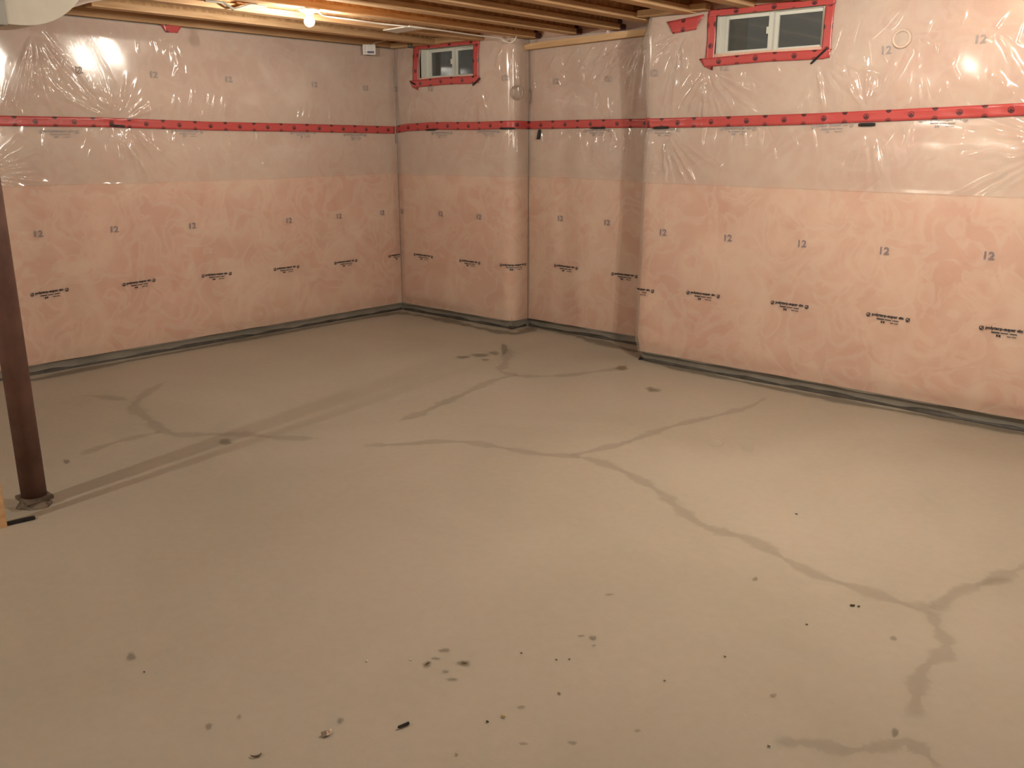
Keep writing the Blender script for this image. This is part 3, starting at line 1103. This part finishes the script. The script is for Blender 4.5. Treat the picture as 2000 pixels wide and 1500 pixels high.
# ------------------------------------------------------------------ windows
def window(name, x0, x1, z0, z1, y, g1, mul, g2, gz, label, ybak):
    """frame, two sashes, panes; the front of the frame stands at y"""
    root = empty(name, (0, 0, 0))
    tag(root, label, kind='structure')
    fr = MB()
    d = 0.07
    e = 0.018
    fr.box((x0-0.015, y, z0-0.02), (g1[0]-e, y+d, z1+0.02))
    fr.box((g2[1]+e, y, z0-0.02), (x1+0.015, y+d, z1+0.02))
    fr.box((g1[0]-e, y, z0-0.02), (g2[1]+e, y+d, gz[0]-e))
    fr.box((g1[0]-e, y, gz[1]+e), (g2[1]+e, y+d, z1+0.02))
    f = fr.build('window_frame', MT['vinyl'], root, 0.003)
    def sash(a, b, yo, wl, wr):
        m = MB()
        m.box((a-wl, yo, gz[0]-e), (a, yo+0.025, gz[1]+e))
        m.box((b, yo, gz[0]-e), (b+wr, yo+0.025, gz[1]+e))
        m.box((a, yo, gz[0]-e), (b, yo+0.025, gz[0]))
        m.box((a, yo, gz[1]), (b, yo+0.025, gz[1]+e))
        s = m.build('sash', MT['vinyl'], root, 0.002)
        box('pane', (a-0.002, yo+0.010, gz[0]-0.002), (b+0.002, yo+0.014, gz[1]+0.002), MT['pane'], s)
        return s
    s1 = sash(g1[0], g1[1], y+0.012, e, mul[0]-g1[1]+0.004)
    sash(g2[0], g2[1], y+0.034, g2[0]-mul[0]-0.001, e)
    # meeting rail of the sliding sash and its latch
    box('meeting_rail', (mul[0], y+0.006, gz[0]-e), (mul[1], y+0.036, gz[1]+e), MT['vinyl'], root, 0.003)
    box('latch', (mul[0]-0.010, y+0.000, 0.45*gz[0]+0.55*gz[1]-0.02), (mul[0]+0.004, y+0.008, 0.45*gz[0]+0.55*gz[1]+0.02), MT['vinyl'], root, 0.002)
    # side, head and sill linings between the film and the frame
    lin = MB()
    lin.box((x0-0.012, ybak, z0-0.012), (x0, y+0.002, z1+0.012))
    lin.box((x1, ybak, z0-0.012), (x1+0.012, y+0.002, z1+0.012))
    lin.box((x0, ybak, z0-0.012), (x1, y+0.002, z0))
    lin.box((x0, ybak, z1), (x1, y+0.002, z1+0.012))
    lin.build('reveal_lining', MT['vinyl'], root, 0.002)
    return root
window('window_1', WA[0], WA[1], WA[2], WA[3], 0.065, (0.384, 0.640), (0.640, 0.668), (0.680, 0.930), (2.062, 2.250),
       'small two-pane sliding window, dark glass, white vinyl frame, far wall', 0.004)
window('window_2', WC[0], WC[1], WC[2], WC[3], -0.165, (3.312, 3.582), (3.582, 3.612), (3.636, 3.900), (2.060, 2.242),
       'larger two-pane sliding window, grey glass, right-hand wall', YC+0.004)

# ------------------------------------------------------------------ ceiling joists
def joist(x1, ya, yb, label):
    """wooden I-joist: right-hand edge at x1, from ya (near) to yb (wall)"""
    w, fl, zb, zt = 0.089, 0.038, 2.290, ZC-0.001
    xc = x1-w/2
    root = empty('ceiling_joist', (xc, yb, zb))
    L = yb-ya
    box('bottom_flange', (-w/2, -L, 0), (w/2, 0, fl), MT['wood'], root, 0.002)
    box('top_flange', (-w/2, -L, zt-zb-fl), (w/2, 0, zt-zb), MT['wood'], root, 0.002)
    box('web', (-0.006, -L, fl-0.004), (0.006, 0, zt-zb-fl+0.004), MT['osb'], root)
    return tag(root, label, 'joist', 'wooden ceiling joists')
def yend(x):
    return 0.0 if x < XA else (YB if x < XC+0.02 else YC)
ORD = ['wall joist lying along the top of the left wall', 'first free joist from the left wall', 'second free joist from the left wall, beside the bulb',
       'third free joist from the left wall, carrying the bulb', 'fourth free joist from the left wall', 'fifth free joist from the left wall',
       'sixth free joist from the left wall, ending at the grey hanger']
JX = [0.045, 0.610, 1.085, 1.508, 1.908, 2.300, 2.700, 3.11, 3.51, 3.91, 4.31, 4.71, 5.11, 5.51, 5.91, 6.31, 6.71, 7.11]
YBULK = -2.87
NUMW = ['first', 'second', 'third', 'fourth', 'fifth', 'sixth', 'seventh', 'eighth', 'ninth', 'tenth', 'eleventh']
o = box('rim_board', (-0.012, YF+0.02, 2.304), (0.036, -0.01, ZC-0.002), MT['wood'], None, 0.002)
tag(o, 'solid spruce board lying along the top of the left wall', 'board')
for i, x in enumerate(JX):
    if i == 0:
        continue
    ya = YBULK if i < 3 else YF+0.02
    yb = -0.004 if x < XA else yend(x)-0.004
    if i < len(ORD):
        lb = 'spruce I-joist, '+ORD[i]
    else:
        lb = 'spruce I-joist over the right-hand wall, %s past the grey hanger' % NUMW[i-len(ORD)]
    joist(x, ya, yb, lb)

# film that closes the rim between the joists
def rim(name, pts, label):
    mb = MB()
    for (a, b) in pts:
        mb.box(a, b)
    return tag(mb.build(name, MT['wool']), label, 'insulation', 'pink rim insulation between the joist ends')
rim('rim_insulation', [((0.05, 0.0, 2.296), (XA, 0.03, ZC-0.002))], 'pink rim insulation between the joist ends above the small window')
rim('rim_insulation', [((XA, YB-0.002, 2.296), (XC, YB+0.03, ZC-0.002))], 'pink rim insulation between the joist ends above the recess')
rim('rim_insulation', [((XC, YC-0.002, 2.30), (XR, YC+0.03, ZC-0.002))], 'pink rim insulation above the larger right window')

# red tape on the joist ends
for k, (x, lb) in enumerate(((1.508, 'red tape tab on the joist end left of the recess board'), (1.908, 'red tape tab on the joist end above the middle of the recess board'),
                             (2.300, 'red tape tab on the joist end above the right of the recess board'))):
    mb = MB()
    mb.box((x, YB-0.075, 2.289), (x+0.002, YB-0.012, 2.33))
    mb.box((x-0.036, YB-0.05, 2.330), (x-0.034, YB-0.008, 2.46))
    o = mb.build('tape_tab', MT['tape'])
    tag(o, lb, 'tape', 'red tape tabs on joist ends')
mb = MB()
mb.box((2.700, YB-0.10, 2.27), (2.703, YB-0.02, 2.36))
o = mb.build('tape_tab', MT['tape'])
tag(o, 'red tape tab at the upper right end of the recess board', 'tape', 'red tape tabs on joist ends')

# boards along the walls
def board(a, b, label, mat='wood_x', name='lumber_board', bev=0.002):
    o = box(name, a, b, MT[mat], None, bev)
    return tag(o, label, 'board')
o = board((0.0, -0.055, -0.022), (XC-XA-0.015, 0.0, 0.022), 'pale spruce board along the top of the narrow recess')
o.location = (XA+0.01, YB-0.02, 2.232)
o.rotation_euler = (0, math.radians(-1.3), 0)
board((0.05, -0.085, 2.296), (0.99, -0.02, 2.338), 'pale spruce board along the wall top above the small window')
board((2.72, YC-0.095, 2.296), (3.22, YC-0.03, 2.336), 'short spruce board beside the larger right window')
board((2.72, YC-0.20, 2.40), (3.10, YC-0.15, 2.46), 'short upper spruce block right of the grey hanger')
# hanger
mb = MB()
mb.box((2.612, -0.02, 2.284), (2.700, 0.05, 2.288))
mb.box((2.7015, -0.02, 2.284), (2.7045, 0.05, 2.45))
mb.box((2.606, -0.02, 2.284), (2.609, 0.05, 2.45))
o = mb.build('joist_hanger', MT['bracket'])
tag(o, 'grey steel hanger on the joist at the edge of the recess', 'bracket')
mb = MB()
mb.box((0.28, -0.093, 2.285), (0.33, -0.088, 2.345)); mb.box((0.28, -0.093, 2.285), (0.33, -0.045, 2.289))
o = mb.build('joist_hanger', MT['bracket'])
tag(o, 'grey steel clip on the board above the small window', 'bracket')

# wrapped bulkhead at the left, in front of the joist ends
def bulk():
    mb = MB()
    n0 = 0
    X0, X1, Y0, Y1, Z = 0.05, 1.40, YF+0.02, YBULK+0.0, 2.294
    nx, ny = 28, 90
    for j in range(ny+1):
        for i in range(nx+1):
            x = X0+(X1-X0)*i/nx
            y = Y0+(Y1-Y0)*j/ny
            z = Z - 0.006*math.sin(3*x+1.3*y)*math.sin(2.2*y) - 0.004*math.sin(9*x+2*math.sin(5*y))
            if j == ny:
                z += 0.03
            mb.v.append((x, y + (0.012*math.sin(7*x) if j == ny else 0), z))
    for j in range(ny):
        for i in range(nx):
            a = j*(nx+1)+i
            mb.f.append((a, a+1, a+nx+2, a+nx+1))
    return mb.build('insulated_bulkhead', MT['wool'], smooth=True)
bk = bulk()
tag(bk, 'plastic covered pink insulation under the ceiling behind the duct', 'insulation')
me = bk.data.copy()
fo = link('plastic_cover', me, MT['film_matte'], bk)
fo.location = (0, 0, -0.006)

# ------------------------------------------------------------------ lamps
for k, ((x, y, z), strength) in enumerate(LAMPS):
    root = empty('bulb_lamp', (x, y, 2.289))
    m = MB().lathe([(0.062, 0.0), (0.062, -0.008), (0.050, -0.014), (0.030, -0.020), (0.024, -0.030), (0.018, -0.030)], 24)
    m.build('lampholder', MT['porcelain'], root, smooth=False)
    m = MB().lathe([(0.013, -0.028), (0.0135, -0.036), (0.020, -0.045), (0.028, -0.056), (0.031, -0.069), (0.029, -0.081), (0.021, -0.092), (0.009, -0.0985), (0.001, -0.0995)], 20)
    m.build('bulb', emission('bulb_glow_%d' % k, LAMP_COLOR, strength), root, smooth=True)
    tag(root, ['glowing bare bulb in a white holder under the joists', 'glowing bare bulb just above the larger right window area',
               'glowing bare bulb near the steel post, outside the picture', 'glowing bare bulb behind the viewer'][k], 'lamp', 'bare bulbs under the joists')

# ------------------------------------------------------------------ small things under the ceiling
def smooth_path(pts, k=6):
    P = [np.array(p, float) for p in pts]
    out = []
    for i in range(len(P)-1):
        p0, p1, p2, p3 = P[max(i-1, 0)], P[i], P[i+1], P[min(i+2, len(P)-1)]
        for j in range(k):
            t = j/k
            out.append(0.5*((2*p1)+(-p0+p2)*t+(2*p0-5*p1+4*p2-p3)*t*t+(-p0+3*p1-3*p2+p3)*t**3))
    out.append(P[-1])
    return out
cpts = [(1.44, -1.85, 2.283), (1.33, -1.70, 2.283)] + [tuple(hit(u, v, 2, 2.283)) for u, v in ((700, 40), (740, 46), (790, 51), (860, 59), (930, 69))]
p = hit(975, 74, 1, -0.10)
q = [tuple(hit(u, v, 1, -0.06)) for u, v in ((985, 80), (997, 83), (1006, 77), (1009, 66), (1008, 56))]
o = MB().tube(smooth_path(cpts+[tuple(p)]+q), 0.0052, 8).build('power_cable', MT['white'], smooth=True)
tag(o, 'white cable running from the bulb along the joists, looped near the recess', 'cable')

# white tag hanging from a wire in the far left corner
root = empty('paper_tag', (0.10, -0.36, 2.225))
ang = math.radians(48)
root.rotation_euler = (0, 0, ang)
box('card', (-0.052, -0.002, -0.002), (0.052, 0.0, 0.078), MT['paper'], root)
box('printed_bar', (-0.016, -0.0032, 0.008), (0.040, -0.0018, 0.026), MT['print_purple'], root)
mb = MB()
for zz in (0.036, 0.047, 0.058):
    mb.box((-0.040, -0.0030, zz), (-0.026, -0.0018, zz+0.005))
mb.box((-0.038, -0.0030, 0.011), (-0.026, -0.0018, 0.023))
for zz in (0.038, 0.048, 0.058):
    mb.box((-0.012, -0.0030, zz), (0.040, -0.0018, zz+0.0025))
mb.build('printed_lines', MT['print_grey'], root)
MB().tube([(0.02, 0.0, 0.07), (0.045, 0.0, 0.090), (0.15, 0.02, 0.115)], 0.003, 6).build('hanging_wire', MT['white'], root)
tag(root, 'small white printed tag hanging at the top of the left wall', 'tag')

# white panel lying between two joists
p0 = hit(748, 60, 2, 2.281); p1 = hit(800, 52, 2, 2.281); p2 = hit(832, 56, 2, 2.281); p3 = hit(775, 65, 2, 2.281)
mb = MB()
mb.prism([(p[0], p[1]) for p in (p0, p1, p2, p3)], lambda a, b, t: (a, b, t), 2.281, 2.2885)
o = mb.build('ceiling_panel', MT['white'], bevel=0.001)
tag(o, 'small white panel fixed flat under the joists near the far corner', 'panel')

# bent steel strap hanging beside the second joist
def on_x(u, v, x=1.12):
    return tuple(hit(u, v, 0, x))
o = MB().tube([on_x(400, 1), on_x(436, 5), on_x(456, 18), on_x(470, 15), on_x(488, 9), on_x(520, 13)], 0.008, 6).build('bent_strap', MT['bracket'])
tag(o, 'bent grey steel strap hanging in a v below the joist left of the bulb', 'strap')

# duct with a rounded end at the upper left
def duct():
    root = empty('air_duct', (0, 0, 0))
    xd, dep = 1.10, 0.30
    zb, zt, yb = 2.090, 2.272, -3.50
    R = 0.40
    cy, cz = -3.47, zb+R
    ol = [(YF+0.05, zt), (YF+0.05, zb+0.01), (yb, zb)]
    a = 0
    k = 16
    amax = math.acos((cz-zt)/R)
    for i in range(k+1):
        t = amax*i/k
        ol.append((cy+R*math.sin(t), cz-R*math.cos(t)))
    MB().prism(ol, lambda u, v, t: (t, u, v), xd-dep, xd).build('duct_body', MT['galv'], root)
    MB().box((xd-dep-0.006, yb-0.075, zb-0.006), (xd+0.007, yb-0.030, zt)).build('seam_band', MT['seam'], root, 0.002)
    tag(root, 'pale sheet metal duct with rounded end, upper left corner', 'duct')
duct()

# pipe stubs bulging under the film
def pipe_ring(W, s, z, r, label, mat):
    root_h = float(film_h(W, np.array([s]), np.array([z]), True)[0])
    x, y, nx, ny = [float(c[0]) for c in W.at([s])]
    n = np.array([nx, ny, 0]); t = np.array([-ny, nx, 0]); c = np.array([x, y, z])+n*(root_h+0.002)
    root = empty('pipe_stub', tuple(c))
    rows = [(r*0.72, 0.004), (r*0.80, 0.014), (r, 0.014), (r*1.02, 0.0)]
    mb = MB()
    K = 24
    for rr, hh in rows:
        for i in range(K):
            a = 2*math.pi*i/K
            q = t*rr*math.cos(a)+np.array([0, 0, 1])*rr*math.sin(a)+n*hh
            mb.v.append(tuple(q))
    for j in range(3):
        for i in range(K):
            a = j*K+i; b = j*K+(i+1) % K
            mb.f.append((a, b, b+K, a+K))
    mb.build('collar', mat, root, smooth=True)
    mb = MB()
    for i in range(K):
        a = 2*math.pi*i/K
        mb.v.append(tuple(t*r*0.74*math.cos(a)+np.array([0, 0, 1])*r*0.74*math.sin(a)+n*0.005))
    mb.f.append(tuple(range(K)))
    mb.build('cap', MT['film_low'], root)
    return tag(root, label, 'pipe', 'round pipe stubs in the walls')
pipe_ring(WBK, 1.395, 1.892, 0.055, 'round grey pipe stub at the rounded corner right of the small window', MT['pipe_grey'])
s_, z_ = CW(1765, 76)
pipe_ring(WRT, s_, z_, 0.05, 'round pale pipe stub right of the larger window', MT['pipe_pale'])

# ------------------------------------------------------------------ steel post, timber stud
px, py = 2.325, -4.135
post = empty('steel_post', (px, py, 0))
MB().lathe([(0.050, 0.044), (0.050, 2.27)], 40).build('shaft', MT['steel'], post, smooth=True)
for p in post.children[0].data.polygons:
    if len(p.vertices) > 4:
        p.use_smooth = False
box('base_plate', (-0.058, -0.058, 0.026), (0.058, 0.058, 0.044), MT['plate'], post, 0.002)
box('top_plate', (-0.075, -0.075, 2.270), (0.075, 0.075, 2.289), MT['plate'], post, 0.002)
mb = MB()
pts = []
for i in range(18):
    a = 2*math.pi*i/18
    r = 0.064+0.005*math.sin(3*a+1)+0.003*math.sin(7*a)
    pts.append((r*math.cos(a), r*math.sin(a)))
n0 = 0
for z, k in ((0.0, 1.12), (0.012, 0.98), (0.0265, 0.84)):
    for x, y in pts:
        mb.v.append((x*k, y*k, z))
for j in range(2):
    for i in range(18):
        a = j*18+i; b = j*18+(i+1) % 18
        mb.f.append((a, b, b+18, a+18))
mb.f.append(tuple(range(36, 54)))
mb.build('grout_bed', MT['plate'], post)
tag(post, 'dark red-brown round steel post on a small base plate', 'post')
a = hit(15, 1022, 2, 0.008); b = hit(66, 1011, 2, 0.008)
d = (b-a); d /= np.linalg.norm(d); nn = np.array([-d[1], d[0], 0])
mb = MB()
mb.prism([(-0.02, -0.011), (0.100, -0.009), (0.100, 0.010), (0.050, 0.012), (-0.02, 0.009)],
         lambda u, v, t: tuple(a+d*u+nn*v+np.array([0, 0, t-a[2]])), 0.0008, 0.014)
o = mb.build('metal_bar', MT['black'], bevel=0.002)
tag(o, 'short black metal bar on the floor in front of the steel post', 'bar')
e = hit(12.5, 1029, 2, 0.0)
stud = box('timber_stud', (-0.038, -0.089, 0), (0, 0, 2.288), MT['wood'], None, 0.002)
stud.location = (e[0]+0.002, e[1]+0.004, 0)
tag(stud, 'pale upright timber stud beside the steel post', 'stud')

# ------------------------------------------------------------------ stains on the floor
lvl = [0.0006]
CR = MT['crack']
def strip(pxs, width, mat, name='crack_stain', taper=True):
    P = [hit(u, v, 2, 0.0)[:2] for u, v in pxs]
    P = [np.array(p) for p in smooth_path([(p[0], p[1], 0) for p in P], 8)]
    n = len(P)
    V, F, UV = [], [], []
    for i, p in enumerate(P):
        t = P[min(i+1, n-1)]-P[max(i-1, 0)]
        t = t/(np.linalg.norm(t)+1e-9)
        nn = np.array([-t[1], t[0], 0])
        w = width*(1.45 if mat is CR else 1.0)*(0.8+0.35*math.sin(i*0.55+len(pxs))+0.15*rng.standard_normal())
        endf = min(1, (min(i, n-1-i)+0.4)/5) if taper else 1
        for q, val in ((-1, 0.0), (-0.45, 0.6), (0, 1.0), (0.45, 0.6), (1, 0.0)):
            c = p+nn*q*w
            V.append((c[0], c[1], lvl[0]))
            UV.append((0, val*endf))
    for i in range(n-1):
        for k in range(4):
            a = i*5+k
            F.append((a, a+1, a+6, a+5))
    lvl[0] += 0.00008
    me = bpy.data.meshes.new(name)
    me.from_pydata([tuple(map(float, q)) for q in V], [], F)
    ul = me.uv_layers.new(name='UVMap')
    for lp in me.loops:
        ul.data[lp.index].uv = UV[lp.vertex_index]
    return link(name, me, mat, floor)
def blob(u, v, ru, rv, mat, name='floor_stain', irr=0.25, k=18):
    """stain whose half sizes in the photograph are about ru, rv pixels"""
    c = hit(u, v, 2, 0.0)
    ex = hit(u+ru, v, 2, 0.0)-c
    ey = hit(u, v-rv, 2, 0.0)-c
    ph = rng.uniform(0, 6.28, 3)
    V, F, UV = [(c[0], c[1], lvl[0])], [], [(0, 1)]
    for ring, val in ((0.5, 0.75), (1.0, 0.35), (1.35, 0.0)):
        for i in range(k):
            a = 2*math.pi*i/k
            r = ring*(1+irr*(0.6*math.sin(2*a+ph[0])+0.4*math.sin(3*a+ph[1])+0.3*math.sin(5*a+ph[2])))
            q = c+ex*r*math.cos(a)+ey*r*math.sin(a)
            V.append((q[0], q[1], lvl[0]))
            UV.append((0, val))
    for i in range(k):
        F.append((0, 1+i, 1+(i+1) % k))
    for j in range(2):
        for i in range(k):
            a = 1+j*k+i; b = 1+j*k+(i+1) % k
            F.append((a, b, b+k, a+k))
    lvl[0] += 0.00008
    me = bpy.data.meshes.new(name)
    me.from_pydata([tuple(map(float, q)) for q in V], [], F)
    ul = me.uv_layers.new(name='UVMap')
    for lp in me.loops:
        ul.data[lp.index].uv = UV[lp.vertex_index]
    return link(name, me, mat, floor)
CR = MT['crack']
strip([(330, 742), (285, 768), (262, 795), (285, 815), (312, 838), (350, 849), (420, 848), (490, 850), (560, 856), (640, 856)], 0.045, CR)
strip([(315, 843), (250, 858), (200, 872), (150, 893)], 0.035, CR)
strip([(160, 772), (210, 776), (255, 783)], 0.04, CR)
strip([(998, 675), (990, 695), (985, 712), (978, 725), (998, 733), (960, 745), (905, 770), (860, 790), (820, 808), (770, 826)], 0.042, CR)
strip([(1000, 733), (1050, 735), (1110, 733), (1170, 725), (1222, 718)], 0.040, CR)
strip([(700, 870), (780, 868), (880, 862), (940, 868), (1000, 878), (1060, 888), (1110, 891), (1160, 899), (1220, 922), (1262, 945), (1300, 970), (1320, 990), (1360, 1020), (1410, 1040), (1460, 1052), (1530, 1090), (1600, 1125), (1680, 1150), (1760, 1178), (1830, 1190)], 0.036, CR)
strip([(1110, 891), (1170, 878), (1230, 862), (1290, 840), (1340, 826), (1400, 812), (1460, 796), (1500, 775)], 0.034, CR)
strip([(1820, 1196), (1850, 1170), (1890, 1150), (1940, 1132), (1990, 1112), (2030, 1100)], 0.032, CR)
strip([(1815, 1190), (1830, 1225), (1848, 1255), (1840, 1280), (1800, 1310), (1790, 1360), (1785, 1410)], 0.030, CR)
strip([(1500, 1450), (1580, 1452), (1650, 1466), (1720, 1460), (1770, 1450), (1810, 1475), (1840, 1510)], 0.026, CR)
DS = MT['dark_stain']
for (u, v, a, b) in ((905, 698, 14, 3), (938, 694, 16, 4), (965, 690, 10, 4), (947, 703, 10, 2), (440, 864, 16, 6), (985, 682, 8, 8), (130, 902, 6, 5), (1748, 1431, 8, 8),
                     (850, 1287, 9, 3), (868, 1271, 10, 4), (884, 1328, 12, 4), (1018, 1382, 10, 3), (1022, 1454, 12, 3), (1118, 1452, 9, 3), (1158, 1247, 6, 5), (1135, 1243, 6, 2),
                     (1160, 1262, 4, 2), (256, 1284, 8, 9), (408, 1420, 8, 6), (1475, 1132, 5, 4), (1745, 1248, 7, 5), (1245, 1429, 6, 4), (1510, 1360, 6, 4), (665, 1409, 9, 6), (467, 1402, 6, 5), (870, 1313, 6, 3), (1190, 1163, 9, 2)):
    blob(u, v, a, b, DS)
for (u, v, a, b) in ((1275, 762, 15, 5), (834, 1299, 10, 7), (907, 1297, 12, 6), (1215, 719, 14, 4)):
    blob(u, v, a, b, MT['tan_stain'])
for (u, v, a, b) in ((1400, 866, 12, 8), (1460, 870, 14, 12)):
    blob(u, v, a, b, MT['pale_stain'])
blob(1945, 1138, 28, 9, CR)
ED = MT['edge_dirt']
strip([(20, 752), (240, 708), (500, 660), (700, 624), (784, 610)], 0.07, ED, 'edge_stain', False)
strip([(784, 612), (860, 624), (940, 642), (1003, 652), (1030, 646), (1052, 638), (1120, 655), (1180, 672), (1245, 688)], 0.10, ED, 'edge_stain', False)
strip([(1262, 706), (1400, 736), (1600, 776), (1800, 812), (2010, 850)], 0.07, ED, 'edge_stain', False)

# ------------------------------------------------------------------ litter on the floor
def chip(name, u, v, mat, label, poly, h, cat='debris', scale=1.0, rot=0.0, tilt=0.0):
    """flat broken bit; poly in metres, standing at the pixel's floor point"""
    c = hit(u, v, 2, 0.0)
    mb = MB()
    cs, sn = math.cos(rot), math.sin(rot)
    mb.prism([(a*scale, b*scale) for a, b in poly], lambda a, b, t: (a*cs-b*sn, a*sn+b*cs, t + (0.0 if t < 0.001 else tilt*a)), 0.0, h)
    o = mb.build(name, MT[mat], bevel=min(0.001, h*0.2))
    o.location = (c[0], c[1], 0.0018)
    return tag(o, label, cat)
IRR = [(-1, -0.35), (-0.3, -0.6), (0.55, -0.45), (1, 0.1), (0.4, 0.55), (-0.35, 0.4)]
def irr(sx, sy):
    return [(a*sx*(1+0.25*rng.uniform(-1, 1)), b*sy*(1+0.25*rng.uniform(-1, 1))) for a, b in IRR]
# black screw-like stick
c = hit(787, 1417, 2, 0.0)
a = hit(777, 1421.5, 2, 0.005); b = hit(798.5, 1412.5, 2, 0.005)
stick = MB().tube([a-c, a-c+0.12*(b-a), a-c+0.88*(b-a), b-c], [0.0022, 0.0040, 0.0042, 0.0046], 8).build('stick', MT['black'])
stick.location = (c[0], c[1], 0.001)
tag(stick, 'thin black stick lying on the floor near the bottom edge', 'stick')
# crumpled shiny scrap
c = hit(637, 1436, 2, 0.0)
mb = MB()
for (x, y, z) in ((-0.011, -0.009, 0.001), (0.004, -0.012, 0.006), (0.012, -0.002, 0.002), (0.008, 0.010, 0.008), (-0.004, 0.007, 0.003), (0.0, -0.001, 0.014), (0.016, 0.018, 0.004), (-0.013, 0.001, 0.009)):
    mb.v.append((x, y, z))
mb.f = [(0, 1, 5), (1, 2, 5), (2, 3, 5), (3, 4, 5), (4, 7, 5), (7, 0, 5), (2, 6, 3), (0, 7, 4), (1, 0, 4, 2), (2, 4, 3)]
o = mb.build('foil_scrap', MT['foil'])
o.location = (c[0], c[1], 0.0015)
o.rotation_euler = (0, 0, 0.9)
tag(o, 'crumpled shiny foil scrap on the floor left of the black stick', 'scrap')
chip('chip', 952, 1411, 'black', 'small black chip right of the black stick', irr(0.006, 0.004), 0.003)
chip('chip', 983, 1401, 'chip_tan', 'small tan wood chip right of the black stick', irr(0.007, 0.005), 0.004)
# curled shaving at the lower left
c = hit(501, 1471, 2, 0.0)
arcp = [(0.014*math.cos(t), 0.012*math.sin(t)-0.006, 0.003) for t in np.linspace(-2.6, 0.2, 9)]
o = MB().tube(arcp, [0.0008, 0.0014, 0.002, 0.0025, 0.0028, 0.0028, 0.0025, 0.002, 0.001], 6).build('wood_shaving', MT['chip_brown'])
o.location = (c[0], c[1], 0.0012)
o.rotation_euler = (0, 0, 0.73)
tag(o, 'curled brown shaving on the floor, lower left', 'shaving')
chip('chip', 1555, 1005, 'black', 'single black speck on the floor below the right-hand wall', irr(0.006, 0.004), 0.003)
chip('chip', 1664, 1184, 'chip_brown', 'larger of two brown crumbs on the right floor', irr(0.009, 0.006), 0.005, rot=0.6)
chip('chip', 1677, 1186, 'chip_brown', 'smaller of two brown crumbs on the right floor', irr(0.005, 0.004), 0.004, rot=0.6)
chip('chip', 282, 1314, 'black', 'tiny black speck on the lower left floor', irr(0.004, 0.003), 0.003)
chip('chip', 835, 1297, 'chip_brown', 'brown flake at the left of the worn floor patch', irr(0.010, 0.004), 0.003, rot=1.5)
chip('chip', 906, 1296, 'chip_brown', 'brown flake at the right of the worn floor patch', irr(0.009, 0.004), 0.003, rot=0.4)
chip('chip', 1018, 1277, 'chip_brown', 'tiny brown crumb beyond the worn floor patch', irr(0.004, 0.003), 0.003)
chip('chip', 1087, 1290, 'chip_brown', 'tiny brown crumb, left of a pair in the lower middle floor', irr(0.004, 0.003), 0.003)
chip('chip', 1112, 1289, 'chip_brown', 'tiny brown crumb, right of a pair in the lower middle floor', irr(0.004, 0.003), 0.003)
chip('chip', 1092, 1356, 'chip_brown', 'small brown crumb above the tan wood chip', irr(0.005, 0.003), 0.003)
chip('chip', 892, 1475, 'chip_tan', 'small tan crumb at the bottom middle edge', irr(0.005, 0.003), 0.003)
chip('chip', 803, 1290, 'white', 'tiny pale crumb left of the worn floor patch', irr(0.005, 0.003), 0.003)
chip('chip', 717, 1292, 'white', 'tiny pale crumb farther left of the worn floor patch', irr(0.005, 0.003), 0.003)
chip('chip', 1576, 1221, 'chip_brown', 'tiny round brown crumb on the lower right floor', irr(0.004, 0.004), 0.003)
chip('chip', 1298, 1331, 'chip_brown', 'tiny brown crumb between middle and right floor', irr(0.004, 0.003), 0.003)
chip('chip', 1416, 1284, 'chip_brown', 'tiny brown crumb on the floor under the two brown crumbs', irr(0.004, 0.003), 0.003)
chip('chip', 1501, 1459, 'chip_brown', 'brown crumb at the bottom right edge', irr(0.005, 0.003), 0.003)
